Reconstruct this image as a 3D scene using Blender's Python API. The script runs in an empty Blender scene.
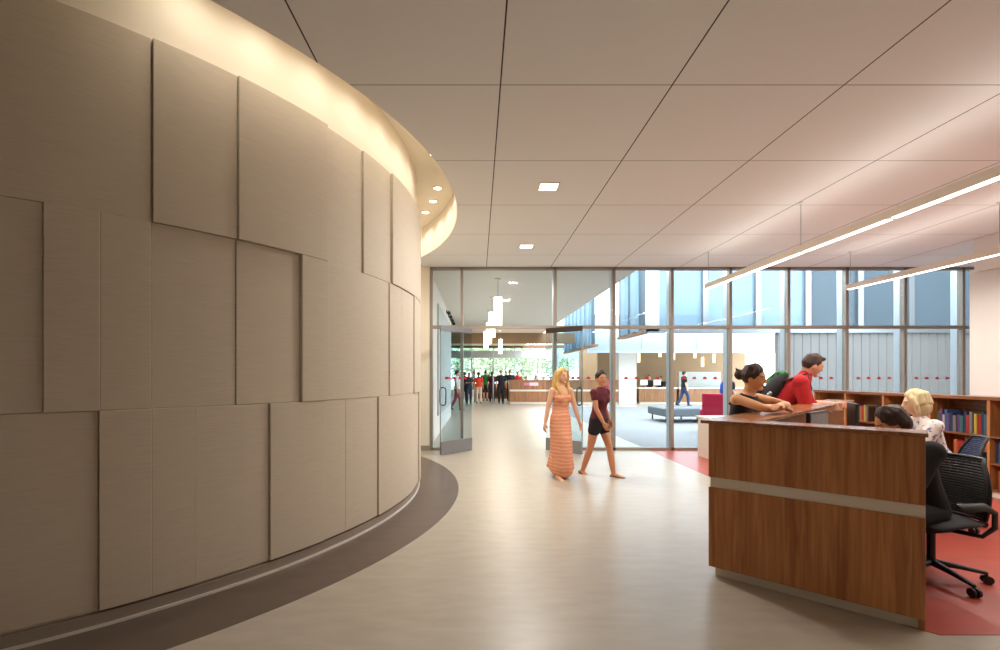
import bpy, math, random
from mathutils import Vector, Matrix
random.seed(7)
C = bpy.context.scene.collection
PI = math.pi
V = Vector
EYE, F, CX0, CY0 = 1.483, 472.0, 478.0, 376.0     # camera height, focal length and vanishing point in a 1000x650 frame

# ------------------------------------------------------------------ materials
def lin(c):
    c = c / 255.0
    return c / 12.92 if c <= 0.04045 else ((c + 0.055) / 1.055) ** 2.4
def rgb(*c): return (lin(c[0]), lin(c[1]), lin(c[2]), 1.0)

def mat(name, col, rough=0.6, metal=0.0, spec=0.5, var=0.0, vscale=(8, 8, 8), bump=0.0, col2=None, detail=4, coat=0.0):
    m = bpy.data.materials.new(name); m.use_nodes = True
    nt = m.node_tree; b = nt.nodes['Principled BSDF']
    b.inputs['Base Color'].default_value = rgb(*col)
    b.inputs['Roughness'].default_value = rough
    b.inputs['Metallic'].default_value = metal
    b.inputs['Specular IOR Level'].default_value = spec
    if coat: b.inputs['Coat Weight'].default_value = coat; b.inputs['Coat Roughness'].default_value = 0.15
    if var or bump or col2:
        tc = nt.nodes.new('ShaderNodeTexCoord'); mp = nt.nodes.new('ShaderNodeMapping')
        mp.inputs['Scale'].default_value = vscale
        nz = nt.nodes.new('ShaderNodeTexNoise'); nz.inputs['Scale'].default_value = 1.0; nz.inputs['Detail'].default_value = detail
        nt.links.new(tc.outputs['Object'], mp.inputs['Vector']); nt.links.new(mp.outputs['Vector'], nz.inputs['Vector'])
        if var or col2:
            cr = nt.nodes.new('ShaderNodeValToRGB')
            c1 = rgb(*col)
            c2 = rgb(*col2) if col2 else tuple(min(1, x * (1 + var)) for x in c1[:3]) + (1,)
            c0 = c1 if col2 else tuple(x * (1 - var) for x in c1[:3]) + (1,)
            cr.color_ramp.elements[0].position = 0.3; cr.color_ramp.elements[1].position = 0.7
            cr.color_ramp.elements[0].color = c0; cr.color_ramp.elements[1].color = c2
            nt.links.new(nz.outputs['Fac'], cr.inputs['Fac']); nt.links.new(cr.outputs['Color'], b.inputs['Base Color'])
        if bump:
            bp = nt.nodes.new('ShaderNodeBump'); bp.inputs['Strength'].default_value = bump; bp.inputs['Distance'].default_value = 0.01
            nt.links.new(nz.outputs['Fac'], bp.inputs['Height']); nt.links.new(bp.outputs['Normal'], b.inputs['Normal'])
    return m

def emit(name, col, strength):
    m = bpy.data.materials.new(name); m.use_nodes = True
    b = m.node_tree.nodes['Principled BSDF']
    b.inputs['Base Color'].default_value = rgb(*col)
    b.inputs['Emission Color'].default_value = rgb(*col); b.inputs['Emission Strength'].default_value = strength
    return m

def glass(name, tint=(235, 242, 245), refl=0.006, diffuse=0.0, dcol=(200, 220, 235)):
    m = bpy.data.materials.new(name); m.use_nodes = True
    nt = m.node_tree; nt.nodes.clear()
    out = nt.nodes.new('ShaderNodeOutputMaterial')
    tr = nt.nodes.new('ShaderNodeBsdfTransparent'); tr.inputs['Color'].default_value = rgb(*tint)
    gl = nt.nodes.new('ShaderNodeBsdfGlossy'); gl.inputs['Roughness'].default_value = 0.02
    fr = nt.nodes.new('ShaderNodeLayerWeight'); fr.inputs['Blend'].default_value = 0.25
    mul = nt.nodes.new('ShaderNodeMath'); mul.operation = 'MULTIPLY_ADD'
    mul.inputs[1].default_value = 0.06; mul.inputs[2].default_value = refl
    nt.links.new(fr.outputs['Fresnel'], mul.inputs[0])
    mx = nt.nodes.new('ShaderNodeMixShader')
    nt.links.new(mul.outputs[0], mx.inputs['Fac']); nt.links.new(tr.outputs[0], mx.inputs[1]); nt.links.new(gl.outputs[0], mx.inputs[2])
    last = mx
    if diffuse:
        df = nt.nodes.new('ShaderNodeBsdfDiffuse'); df.inputs['Color'].default_value = rgb(*dcol)
        tl = nt.nodes.new('ShaderNodeBsdfTranslucent'); tl.inputs['Color'].default_value = rgb(*dcol)
        m1 = nt.nodes.new('ShaderNodeMixShader'); m1.inputs['Fac'].default_value = 0.55
        nt.links.new(df.outputs[0], m1.inputs[1]); nt.links.new(tl.outputs[0], m1.inputs[2])
        m2 = nt.nodes.new('ShaderNodeMixShader'); m2.inputs['Fac'].default_value = diffuse
        nt.links.new(mx.outputs[0], m2.inputs[1]); nt.links.new(m1.outputs[0], m2.inputs[2]); last = m2
    nt.links.new(last.outputs[0], out.inputs['Surface'])
    return m

def wood(name, dark, light, axis='z', rough=0.35, scale=1.0):
    m = mat(name, dark, rough)
    nt = m.node_tree; b = nt.nodes['Principled BSDF']
    tc = nt.nodes.new('ShaderNodeTexCoord'); mp = nt.nodes.new('ShaderNodeMapping')
    s = [34 * scale] * 3; s['xyz'.index(axis)] = 1.6 * scale
    mp.inputs['Scale'].default_value = s
    nz = nt.nodes.new('ShaderNodeTexNoise'); nz.inputs['Scale'].default_value = 1; nz.inputs['Detail'].default_value = 6; nz.inputs['Distortion'].default_value = 0.6
    nz2 = nt.nodes.new('ShaderNodeTexNoise'); nz2.inputs['Scale'].default_value = 0.22; nz2.inputs['Detail'].default_value = 2
    mxx = nt.nodes.new('ShaderNodeMath'); mxx.operation = 'MULTIPLY_ADD'; mxx.inputs[1].default_value = 0.45
    cr = nt.nodes.new('ShaderNodeValToRGB')
    cr.color_ramp.elements[0].position = 0.5; cr.color_ramp.elements[0].color = rgb(*dark)
    cr.color_ramp.elements[1].position = 0.88; cr.color_ramp.elements[1].color = rgb(*light)
    nt.links.new(tc.outputs['Object'], mp.inputs['Vector'])
    nt.links.new(mp.outputs[0], nz.inputs['Vector']); nt.links.new(mp.outputs[0], nz2.inputs['Vector'])
    nt.links.new(nz2.outputs['Fac'], mxx.inputs[0]); nt.links.new(nz.outputs['Fac'], mxx.inputs[2])
    nt.links.new(mxx.outputs[0], cr.inputs['Fac']); nt.links.new(cr.outputs[0], b.inputs['Base Color'])
    return m

def stripes(name, c1, c2, freq, axis=2, rough=0.8):
    m = mat(name, c1, rough); nt = m.node_tree; b = nt.nodes['Principled BSDF']
    tc = nt.nodes.new('ShaderNodeTexCoord'); sp = nt.nodes.new('ShaderNodeSeparateXYZ')
    nz = nt.nodes.new('ShaderNodeTexNoise'); nz.inputs['Scale'].default_value = 9
    ma = nt.nodes.new('ShaderNodeMath'); ma.operation = 'MULTIPLY_ADD'; ma.inputs[1].default_value = 0.06
    mu = nt.nodes.new('ShaderNodeMath'); mu.operation = 'MULTIPLY'; mu.inputs[1].default_value = freq
    sn = nt.nodes.new('ShaderNodeMath'); sn.operation = 'SINE'
    cr = nt.nodes.new('ShaderNodeValToRGB')
    cr.color_ramp.elements[0].position = 0.3; cr.color_ramp.elements[0].color = rgb(*c1)
    cr.color_ramp.elements[1].position = 0.75; cr.color_ramp.elements[1].color = rgb(*c2)
    nt.links.new(tc.outputs['Object'], sp.inputs[0]); nt.links.new(tc.outputs['Object'], nz.inputs['Vector'])
    nt.links.new(nz.outputs['Fac'], ma.inputs[0]); nt.links.new(sp.outputs[axis], ma.inputs[2])
    nt.links.new(ma.outputs[0], mu.inputs[0]); nt.links.new(mu.outputs[0], sn.inputs[0])
    nt.links.new(sn.outputs[0], cr.inputs['Fac']); nt.links.new(cr.outputs[0], b.inputs['Base Color'])
    return m

def ceiling_mat():
    m = mat('ceiling_tile', (238, 235, 231), 0.85); nt = m.node_tree; b = nt.nodes['Principled BSDF']
    tc = nt.nodes.new('ShaderNodeTexCoord'); sp = nt.nodes.new('ShaderNodeSeparateXYZ')
    nt.links.new(tc.outputs['Object'], sp.inputs[0])
    def mask(axis, off, step, half):
        a = nt.nodes.new('ShaderNodeMath'); a.operation = 'SUBTRACT'; a.inputs[1].default_value = off - 40 * step - step / 2
        d = nt.nodes.new('ShaderNodeMath'); d.operation = 'DIVIDE'; d.inputs[1].default_value = step
        f = nt.nodes.new('ShaderNodeMath'); f.operation = 'FRACT'
        s = nt.nodes.new('ShaderNodeMath'); s.operation = 'SUBTRACT'; s.inputs[1].default_value = 0.5
        ab = nt.nodes.new('ShaderNodeMath'); ab.operation = 'ABSOLUTE'
        l = nt.nodes.new('ShaderNodeMath'); l.operation = 'LESS_THAN'; l.inputs[1].default_value = half / step
        nt.links.new(sp.outputs[axis], a.inputs[0]); prev = a
        for n in (d, f, s, ab, l): nt.links.new(prev.outputs[0], n.inputs[0]); prev = n
        return prev
    long_, trans = mask(0, 0.168, 1.285, 0.0055), mask(1, 8.49, 1.24, 0.004)
    m1 = nt.nodes.new('ShaderNodeMix'); m1.data_type = 'RGBA'; m1.inputs['A'].default_value = rgb(238, 235, 231); m1.inputs['B'].default_value = rgb(130, 115, 105)
    m2 = nt.nodes.new('ShaderNodeMix'); m2.data_type = 'RGBA'; m2.inputs['B'].default_value = rgb(70, 58, 52)
    nt.links.new(trans.outputs[0], m1.inputs['Factor']); nt.links.new(m1.outputs['Result'], m2.inputs['A'])
    nt.links.new(long_.outputs[0], m2.inputs['Factor']); nt.links.new(m2.outputs['Result'], b.inputs['Base Color'])
    return m

def floral(name, base, spot, scale=22, thr=0.58):
    m = mat(name, base, 0.8); nt = m.node_tree; b = nt.nodes['Principled BSDF']
    tc = nt.nodes.new('ShaderNodeTexCoord'); nz = nt.nodes.new('ShaderNodeTexNoise'); nz.inputs['Scale'].default_value = scale; nz.inputs['Detail'].default_value = 3
    cr = nt.nodes.new('ShaderNodeValToRGB'); cr.color_ramp.elements[0].position = thr - 0.02; cr.color_ramp.elements[1].position = thr + 0.04
    cr.color_ramp.elements[0].color = rgb(*base); cr.color_ramp.elements[1].color = rgb(*spot)
    nt.links.new(tc.outputs['Object'], nz.inputs['Vector']); nt.links.new(nz.outputs['Fac'], cr.inputs['Fac']); nt.links.new(cr.outputs[0], b.inputs['Base Color'])
    return m

M = dict(
    panel=mat('woven_panel_fabric', (200, 187, 167), 0.7, var=0.055, vscale=(7, 7, 170), bump=0.05),
    plaster=mat('cream_plaster', (232, 221, 202), 0.8),
    white=mat('white_paint', (228, 218, 208), 0.7),
    base=mat('grey_base', (150, 136, 122), 0.5),
    pale_metal=mat('pale_metal_trim', (228, 222, 214), 0.3, 0.2),
    floor=mat('beige_linoleum', (176, 166, 151), 0.33, spec=0.5, col2=(165, 154, 138), vscale=(3.5, 11, 1), detail=12),
    band=mat('charcoal_linoleum', (96, 82, 72), 0.35, var=0.10, vscale=(3, 9, 3)),
    red=mat('red_linoleum', (170, 74, 60), 0.33, var=0.08, vscale=(2, 9, 3)),
    carpet=mat('blue_grey_carpet', (126, 126, 128), 0.7, var=0.08, vscale=(6, 6, 6)),
    bronze=mat('bronze_aluminium', (148, 136, 124), 0.45, 0.2),
    silver=mat('silver_aluminium', (196, 204, 212), 0.35, 0.5),
    steel=mat('brushed_steel', (150, 152, 156), 0.35, 0.7),
    darksteel=mat('dark_bronze', (58, 48, 42), 0.4, 0.4),
    glass=glass('clear_glass'),
    redvinyl=mat('red_vinyl', (176, 6, 16), 0.5),
    walnut=wood('walnut_vertical', (156, 92, 48), (200, 136, 80)),
    walnut_y=wood('walnut_along', (98, 58, 32), (146, 94, 56), 'y'),
    walnut_top=wood('walnut_counter', (124, 74, 42), (172, 112, 68), 'y', rough=0.2),
    stripe=mat('cream_laminate', (228, 216, 198), 0.45),
    oak=wood('light_oak', (124, 80, 50), (162, 114, 76), rough=0.45),
    tan=mat('tan_wall', (142, 114, 84), 0.7, var=0.06, vscale=(2, 2, 2)),
    black=mat('black_plastic', (20, 19, 20), 0.45),
    blackmesh=mat('black_mesh', (30, 26, 26), 0.7),
    navymesh=mat('navy_mesh', (50, 62, 90), 0.7),
    greyscreen=mat('dark_screen', (92, 86, 82), 0.25),
    benchfab=mat('slate_upholstery', (104, 110, 116), 0.85, var=0.08, vscale=(30, 30, 30)),
    crimson=mat('crimson_upholstery', (190, 22, 62), 0.7),
    beige=mat('beige_upholstery', (186, 172, 150), 0.8),
    lacquer=mat('white_lacquer', (222, 214, 202), 0.4),
    channel=glass('channel_glass', (178, 196, 208), 0.05, 0.62, (168, 184, 194)),
    bluepane=glass('blue_facade_glass', (134, 144, 152), 0.06, 0.75, (124, 134, 142)),
    whitepane=glass('white_translucent_panel', (214, 224, 230), 0.04, 0.85, (206, 214, 220)),
    corrug=mat('grey_corrugated_metal', (126, 122, 120), 0.5, 0.2),
    blind=mat('grey_roller_blind', (176, 178, 178), 0.8),
    brown=mat('brown_trim', (110, 78, 56), 0.6),
    housing=mat('pendant_housing', (222, 206, 190), 0.5),
    lens=emit('luminous_lens', (255, 246, 232), 4.0),
    lampglass=emit('glowing_lamp_glass', (255, 240, 214), 3.2),
    warmlamp=emit('warm_lamp_glass', (255, 226, 176), 2.4),
    trimring=mat('lamp_trim', (236, 228, 214), 0.4),
    leaf=mat('tree_leaves', (198, 208, 176), 0.7, var=0.15, vscale=(3, 3, 3)),
    bark=mat('tree_bark', (96, 78, 60), 0.9, var=0.2),
    lawn=mat('lawn', (120, 150, 84), 0.9, var=0.2, vscale=(2, 2, 2)),
    pages=mat('book_pages', (226, 216, 196), 0.8),
    board=mat('pale_grey_board', (186, 186, 182), 0.6),
    pink=mat('pink_sign', (214, 120, 150), 0.5), signpale=mat('pale_sign', (220, 196, 214), 0.5),
)
M['ceiling'] = ceiling_mat()

# ------------------------------------------------------------------ mesh builder
ORG = {}
class MB:
    def __init__(s): s.v, s.f, s.m = [], [], []
    def add(s, vs, fs, mi=0):
        o = len(s.v); s.v += [V(p) for p in vs]; s.f += [[i + o for i in q] for q in fs]; s.m += [mi] * len(fs); return s
    def box(s, x0, x1, y0, y1, z0, z1, mi=0):
        return s.obox((x0, y0, z0), (x1 - x0, 0, 0), (0, y1 - y0, 0), (0, 0, z1 - z0), mi)
    def obox(s, o, a, b, c, mi=0):
        o, a, b, c = V(o), V(a), V(b), V(c)
        vs = [o, o + a, o + a + b, o + b, o + c, o + a + c, o + a + b + c, o + b + c]
        return s.add(vs, [(0, 3, 2, 1), (4, 5, 6, 7), (0, 1, 5, 4), (1, 2, 6, 5), (2, 3, 7, 6), (3, 0, 4, 7)], mi)
    def prism(s, poly, z0, z1, mi=0):
        n = len(poly)
        vs = [(p[0], p[1], z0) for p in poly] + [(p[0], p[1], z1) for p in poly]
        return s.add(vs, [list(range(n))[::-1], list(range(n, 2 * n))] + [(i, (i + 1) % n, n + (i + 1) % n, n + i) for i in range(n)], mi)
    def tube(s, pts, rads, side=(1, 0, 0), n=12, mi=0, round_=True):
        pts = [V(p) for p in pts]; rads = [(r, r) if not isinstance(r, (tuple, list)) else r for r in rads]
        side = V(side); k = len(pts); P2, R2, T2 = [], [], []
        for i in range(k):
            t = (pts[min(i + 1, k - 1)] - pts[max(i - 1, 0)])
            t = t.normalized() if t.length > 1e-9 else V((0, 0, 1))
            if i == 0 and round_:
                P2.append(pts[0] - t * min(rads[0]) * 0.75); R2.append((rads[0][0] * .6, rads[0][1] * .6)); T2.append(t)
            P2.append(pts[i]); R2.append(rads[i]); T2.append(t)
            if i == k - 1 and round_:
                P2.append(pts[-1] + t * min(rads[-1]) * 0.75); R2.append((rads[-1][0] * .6, rads[-1][1] * .6)); T2.append(t)
        vs = []
        for p, r, t in zip(P2, R2, T2):
            a = side - t * side.dot(t)
            if a.length < 1e-3: a = V((0, 1, 0)) - t * t.y
            if a.length < 1e-3: a = V((1, 0, 0)) - t * t.x
            a.normalize(); b = t.cross(a)
            for j in range(n):
                an = 2 * PI * j / n
                vs.append(p + a * (r[0] * math.cos(an)) + b * (r[1] * math.sin(an)))
        K = len(P2); fs = []
        for i in range(K - 1):
            for j in range(n):
                fs.append((i * n + j, i * n + (j + 1) % n, (i + 1) * n + (j + 1) % n, (i + 1) * n + j))
        fs.append(list(range(n))[::-1]); fs.append(list(range((K - 1) * n, K * n)))
        return s.add(vs, fs, mi)
    def ball(s, c, r, ax=None, n=14, mi=0):
        c = V(c); r = (r, r, r) if not isinstance(r, (tuple, list)) else r
        ax = ax or (V((1, 0, 0)), V((0, 1, 0)), V((0, 0, 1)))
        vs, fs = [c + ax[2] * r[2]], []
        m = max(5, n * 2 // 3)
        for i in range(1, m):
            ph = PI * i / m
            for j in range(n):
                th = 2 * PI * j / n
                vs.append(c + ax[0] * (r[0] * math.sin(ph) * math.cos(th)) + ax[1] * (r[1] * math.sin(ph) * math.sin(th)) + ax[2] * (r[2] * math.cos(ph)))
        vs.append(c - ax[2] * r[2]); L = len(vs) - 1
        for j in range(n): fs.append((0, 1 + j, 1 + (j + 1) % n)); fs.append((L, L - n + (j + 1) % n, L - n + j))
        for i in range(m - 2):
            for j in range(n): fs.append((1 + i * n + j, 1 + (i + 1) * n + j, 1 + (i + 1) * n + (j + 1) % n, 1 + i * n + (j + 1) % n))
        return s.add(vs, fs, mi)
    def cyl(s, c, r, h, n=24, mi=0, r2=None):
        r2 = r if r2 is None else r2; c = V(c)
        vs = [c + V((r * math.cos(2 * PI * j / n), r * math.sin(2 * PI * j / n), 0)) for j in range(n)] + \
             [c + V((r2 * math.cos(2 * PI * j / n), r2 * math.sin(2 * PI * j / n), h)) for j in range(n)]
        return s.add(vs, [list(range(n))[::-1], list(range(n, 2 * n))] + [(j, (j + 1) % n, n + (j + 1) % n, n + j) for j in range(n)], mi)
    def arc(s, c, ra, rb, t0, t1, z0, z1, n=None, mi=0):
        """solid ring segment about c between radii ra<rb, angles in degrees"""
        n = n or max(2, int(abs(t1 - t0) / 1.0)); vs, fs = [], []
        for i in range(n + 1):
            t = math.radians(t0 + (t1 - t0) * i / n); cs, sn = math.cos(t), math.sin(t)
            for r, z in ((ra, z0), (rb, z0), (rb, z1), (ra, z1)): vs.append((c[0] + r * cs, c[1] + r * sn, z))
        for i in range(n):
            a, b = 4 * i, 4 * i + 4
            for k in range(4): fs.append((a + k, b + k, b + (k + 1) % 4, a + (k + 1) % 4))
        fs.append((0, 1, 2, 3)); fs.append((4 * n + 3, 4 * n + 2, 4 * n + 1, 4 * n))
        return s.add(vs, fs, mi)
    def build(s, name, mats, parent=None, smooth=False, bevel=0.0, kind=None, remesh=0.0, iters=4, paint=None, fixn=True):
        org = ORG.get(parent.name, V((0, 0, 0))) if parent else V((0, 0, 0))
        me = bpy.data.meshes.new(name)
        me.from_pydata([tuple(p - org) for p in s.v], [], s.f)
        mats = mats if isinstance(mats, (list, tuple)) else [mats]
        for m in mats: me.materials.append(m)
        for p, mi in zip(me.polygons, s.m): p.material_index = mi
        if fixn and not remesh:
            import bmesh
            bm = bmesh.new(); bm.from_mesh(me); bmesh.ops.recalc_face_normals(bm, faces=bm.faces); bm.to_mesh(me); bm.free()
        o = bpy.data.objects.new(name, me); C.objects.link(o)
        if remesh:
            r = o.modifiers.new('r', 'REMESH'); r.mode = 'VOXEL'; r.voxel_size = remesh
            if iters: q = o.modifiers.new('s', 'SMOOTH'); q.iterations = iters; q.factor = 0.5
            dg = bpy.context.evaluated_depsgraph_get()
            nm = bpy.data.meshes.new_from_object(o.evaluated_get(dg))
            o.modifiers.clear(); o.data = nm; bpy.data.meshes.remove(me); me = nm; me.name = name
            me.materials.clear()
            for m in mats: me.materials.append(m)
            smooth = True
            if paint:
                for p in me.polygons: p.material_index = paint(p.center)
            else:
                for p in me.polygons: p.material_index = 0
        if smooth:
            for p in me.polygons: p.use_smooth = True
        if bevel:
            b = o.modifiers.new('bevel', 'BEVEL'); b.width = bevel; b.segments = 2; b.limit_method = 'ANGLE'; b.angle_limit = 0.7
        if parent: o.parent = parent; ORG[o.name] = org
        else: ORG[o.name] = V((0, 0, 0))
        if kind: o['kind'] = kind
        return o

def tag(o, label, cat, group=None):
    o['label'] = label; o['category'] = cat
    if group: o['group'] = group
    return o
def thing(name, label, cat, loc=(0, 0, 0), group=None):
    o = bpy.data.objects.new(name, None); C.objects.link(o); o.location = loc; o.empty_display_size = 0.1
    ORG[o.name] = V(loc); return tag(o, label, cat, group)
def struct_empty(name, loc=(0, 0, 0)):
    o = bpy.data.objects.new(name, None); C.objects.link(o); o.location = loc; ORG[o.name] = V(loc); o['kind'] = 'structure'; return o
def kids(o): return [c for c in C.objects if c.parent == o]
def copy_tree(o, parent=None):
    c = o.copy(); C.objects.link(c)
    if parent: c.parent = parent; c.matrix_parent_inverse = o.matrix_parent_inverse
    for k in kids(o): copy_tree(k, c)
    return c
def S(name, mb, m, **k): return mb.build(name, m, kind='structure', **k)

# ------------------------------------------------------------------ room shell
CC = (-5.13, 6.02)
CEIL, COVE, YG = 3.66, 4.18, 9.47
def hit(px, R):
    a = (px - CX0) / F
    A = a * a + 1; B = -2 * (a * CC[0] + CC[1]); D = B * B - 4 * A * (CC[0] ** 2 + CC[1] ** 2 - R * R)
    z = (-B - math.sqrt(max(D, 0))) / (2 * A)
    return math.degrees(math.atan2(z - CC[1], a * z - CC[0]))

fl = MB(); fl.box(-11, 16, -3.6, 34.0, -0.1, 0.0); S('floor', fl, M['floor'])
b = MB(); b.arc(CC, 4.2, 4.88, -110, 70, 0.0, 0.003, 180); S('floor_band', b, M['band'])
# red field follows the desk footprint, then runs to the right-hand wall
b = MB(); b.prism([(3.41, 9.40), (3.41, 5.16), (1.86, 3.56), (2.64, 2.70), (8.0, 2.70), (8.0, 7.6), (11, 7.6), (11, 9.40)], 0.0, 0.003); S('floor_red', b, M['red'])
b = MB(); b.box(3.43, 12, 9.56, 22.6, 0.0, 0.004); S('floor_carpet', b, M['carpet'])

# ceiling with the circular cut around the curved wall
RO = 4.86
cm = MB(); ys = [-3.6 + i * 0.07 for i in range(int((YG + 3.6) / 0.07) + 1)] + [YG]
def xb(y):
    d = RO * RO - (y - CC[1]) ** 2
    return -11.0 if d <= 0 else CC[0] + math.sqrt(d)
ysf = sorted(set(ys + [CC[1] - RO + e for e in (0.0005, 0.004, 0.015, 0.035, 0.06)]))
for y0, y1 in zip(ysf[:-1], ysf[1:]):
    a0, a1 = xb(y0), xb(y1)
    cm.add([(a0, y0, CEIL), (11, y0, CEIL), (11, y1, CEIL), (a1, y1, CEIL)], [(0, 3, 2, 1)])
S('ceiling', cm, M['ceiling'], fixn=False)
b = MB(); b.arc(CC, RO, RO + 0.05, -95, 95, CEIL + 0.001, COVE, 120); S('ceiling_fascia', b, M['plaster'], smooth=False)
b = MB(); b.arc(CC, 4.0, RO + 0.1, -110, 110, COVE, COVE + 0.05, 150); S('ceiling_cove', b, M['plaster'])
b = MB(); b.box(-11, 11, -3.6, YG, COVE + 0.06, COVE + 0.2); S('ceiling_slab', b, M['plaster'])

# curved feature wall: plaster drum, base, metal trim, panels
b = MB(); b.arc(CC, 4.15, 4.308, -115, 95, 0.0, COVE, 210); S('wall_left', b, M['plaster'], smooth=False)
b = MB(); b.arc(CC, 4.28, 4.345, -115, 95, 0.0, 0.085, 210); S('baseboard_left', b, M['base'])
b = MB(); b.arc(CC, 4.345, 4.357, -115, 95, 0.003, 0.02, 210); S('trim_1', b, M['pale_metal'])

R0 = 4.312
def panel(x0, x1, z0, z1, lvl, label):
    t0 = x0 if x0 < -3 and isinstance(x0, float) else hit(x0, 4.35)
    t1 = x1 if isinstance(x1, float) else hit(x1, 4.35)
    R = R0 + 0.018 * lvl
    mb = MB(); mb.arc(CC, 4.309, R, t0 + 0.018, t1 - 0.018, z0 + 0.001, z1 - 0.001, max(3, int((t1 - t0) * 1.2)))
    o = mb.build('wall_panel', M['panel'], bevel=0.004)
    tag(o, label, 'wall panel', 'woven fabric panels on the curved wall')
ZT, Z1, Z2, Z3 = 3.61, 2.452, 1.278, 0.10
row_t = [(-63.0, 152, 1, 'very wide dim tan fabric panel at the left end of the top row'),
         (153, 238, 2, 'raised tan fabric panel with a bright wash, second in the top row'),
         (238, 327, 3, 'most raised square tan fabric panel, third in the top row'),
         (327, 364, 1, 'set-back narrow beige panel right of the big square one in the top row'),
         (364, 391, 2, 'narrow beige panel, fifth along the top row of the curved wall'),
         (391, 5.0, 3.4, 'curving pale panel closing the right end of the top row')]
row_m = [(-63.0, 43, 1, 'dark tan fabric panel cut by the left picture edge in the middle row'),
         (43, 100, 2.2, 'narrow raised brown-tan panel, second in the middle row'),
         (100, 152, 1.6, 'narrow brown-tan panel, third in the middle row'),
         (152, 237, 1, 'wide tan panel in the middle row under the bright washed panel'),
         (237, 301, 1.4, 'tan panel in the middle row shaded by the large square panel above'),
         (301, 328, 3, 'slim strongly raised strip panel in the middle row'),
         (328, 389, 2, 'wide beige panel in the middle row right of the slim raised strip'),
         (389, 401, 2.6, 'slim beige panel in the middle row, last but two on the right'),
         (401, 413, 2.5, 'slim beige panel in the middle row, last but one on the right'),
         (413, 6.0, 3.2, 'pale sliver of panel at the right end of the middle row')]
row_b = [(-63.0, 99, 1, 'very wide dark tan panel at the left end of the bottom row'),
         (99, 152, 2.4, 'narrow raised brown panel, second in the bottom row'),
         (152, 196, 1.9, 'narrow brown panel, third in the bottom row'),
         (196, 270, 1.4, 'wide tan panel, fourth in the bottom row'),
         (270, 325, 2.4, 'raised beige panel, fifth in the bottom row'),
         (325, 346, 1.9, 'slim beige panel, sixth in the bottom row'),
         (346, 378, 1.85, 'beige panel, seventh in the bottom row'),
         (378, 412, 2.6, 'pale beige panel, eighth in the bottom row'),
         (412, 418, 2.2, 'very slim pale panel, ninth in the bottom row'),
         (418, 9.0, 3.2, 'pale sliver of panel at the right end of the bottom row')]
for row, z0, z1 in ((row_t, Z1, ZT), (row_m, Z2, Z1), (row_b, Z3, Z2)):
    for x0, x1, l, lab in row: panel(x0, x1, z0, z1, l, lab)

# other walls of the room
b = MB(); b.box(-11, 8.2, -3.8, -3.6, 0, CEIL); S('wall_front', b, M['white'])
b = MB(); b.box(-11.2, -11, -3.8, YG, 0, CEIL); S('wall_side', b, M['white'])
b = MB(); b.box(8.0, 8.25, -3.6, 7.68, 0, 3.2); b.box(7.94, 8.25, -3.6, 7.55, 3.14, CEIL); S('wall_right', b, M['white'])
b = MB(); b.box(8.25, 11.2, 7.45, 7.68, 0, CEIL); b.box(11.0, 11.2, 7.68, YG + .12, 0, CEIL); S('wall_sky_block', b, M['white'])  # unseen walls added to keep open sky out of the glass reflections
b = MB(); b.box(-4.5, -0.965, YG - 0.08, YG + 0.12, 0, CEIL); S('wall_pier', b, M['plaster'])
b = MB(); b.box(-3.0, -0.965, YG - 0.092, YG - 0.08, 0, 0.1); S('baseboard_back', b, M['base'])

# ------------------------------------------------------------------ glass partition
gw = struct_empty('wall_back', (0, YG, 0))
def gx(px): return (px - CX0) / F * YG
MULL = [431.5, 462, 555, 613.5, 671.5, 729.5, 787.5, 845.5, 903.5, 961.5, 1019.5]
for p in MULL:
    x = gx(p); b = MB(); b.box(x - .028, x + .028, YG - .05, YG + .05, 0, CEIL); b.build('mullion', M['bronze'], gw)
    b = MB(); b.box(x - .025, x + .025, YG + .06, YG + .20, 0, CEIL); b.build('mullion_fin', M['silver'], gw)
XL, XR = gx(431.5), gx(1019.5)
b = MB(); b.box(XL, XR, YG - .05, YG + .05, CEIL - .055, CEIL); b.build('head_rail', M['bronze'], gw)
b = MB(); b.box(XL, XR, YG - .045, YG + .045, 2.43, 2.492); b.build('transom_rail', M['bronze'], gw)
for a, c in ((431.5, 462), (555, 1019.5)):
    b = MB(); b.box(gx(a), gx(c), YG - .05, YG + .05, 0, 0.055); b.build('sill_rail', M['bronze'], gw)
for i, (a, c) in enumerate(zip(MULL[:-1], MULL[1:])):
    xa, xc = gx(a) + .03, gx(c) - .03
    b = MB(); b.box(xa, xc, YG - .006, YG + .006, 2.49, CEIL - .05); b.build('transom_pane', M['glass'], gw)
    if i != 1:
        b = MB(); b.box(xa, xc, YG - .006, YG + .006, 0.05, 2.435); pane = b.build('glass_pane', M['glass'], gw)
        d = MB(); w = gx(c) - gx(a)
        for t in ((.214, .39, .57, .75) if i else (.5,)):
            xx = gx(a) + w * t; n = 10
            poly = [(xx + .04 * math.cos(PI * k / n), 1.42 + .05 * math.sin(PI * k / n)) for k in range(n + 1)]
            vs = [(p[0], YG - .011, p[1]) for p in poly] + [(p[0], YG - .0085, p[1]) for p in poly]; m_ = n + 1
            d.add(vs, [list(range(m_)), list(range(m_, 2 * m_))[::-1]] + [(k, (k + 1) % m_, m_ + (k + 1) % m_, m_ + k) for k in range(m_)])
        d.build('red_marker', M['redvinyl'], pane)

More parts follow.
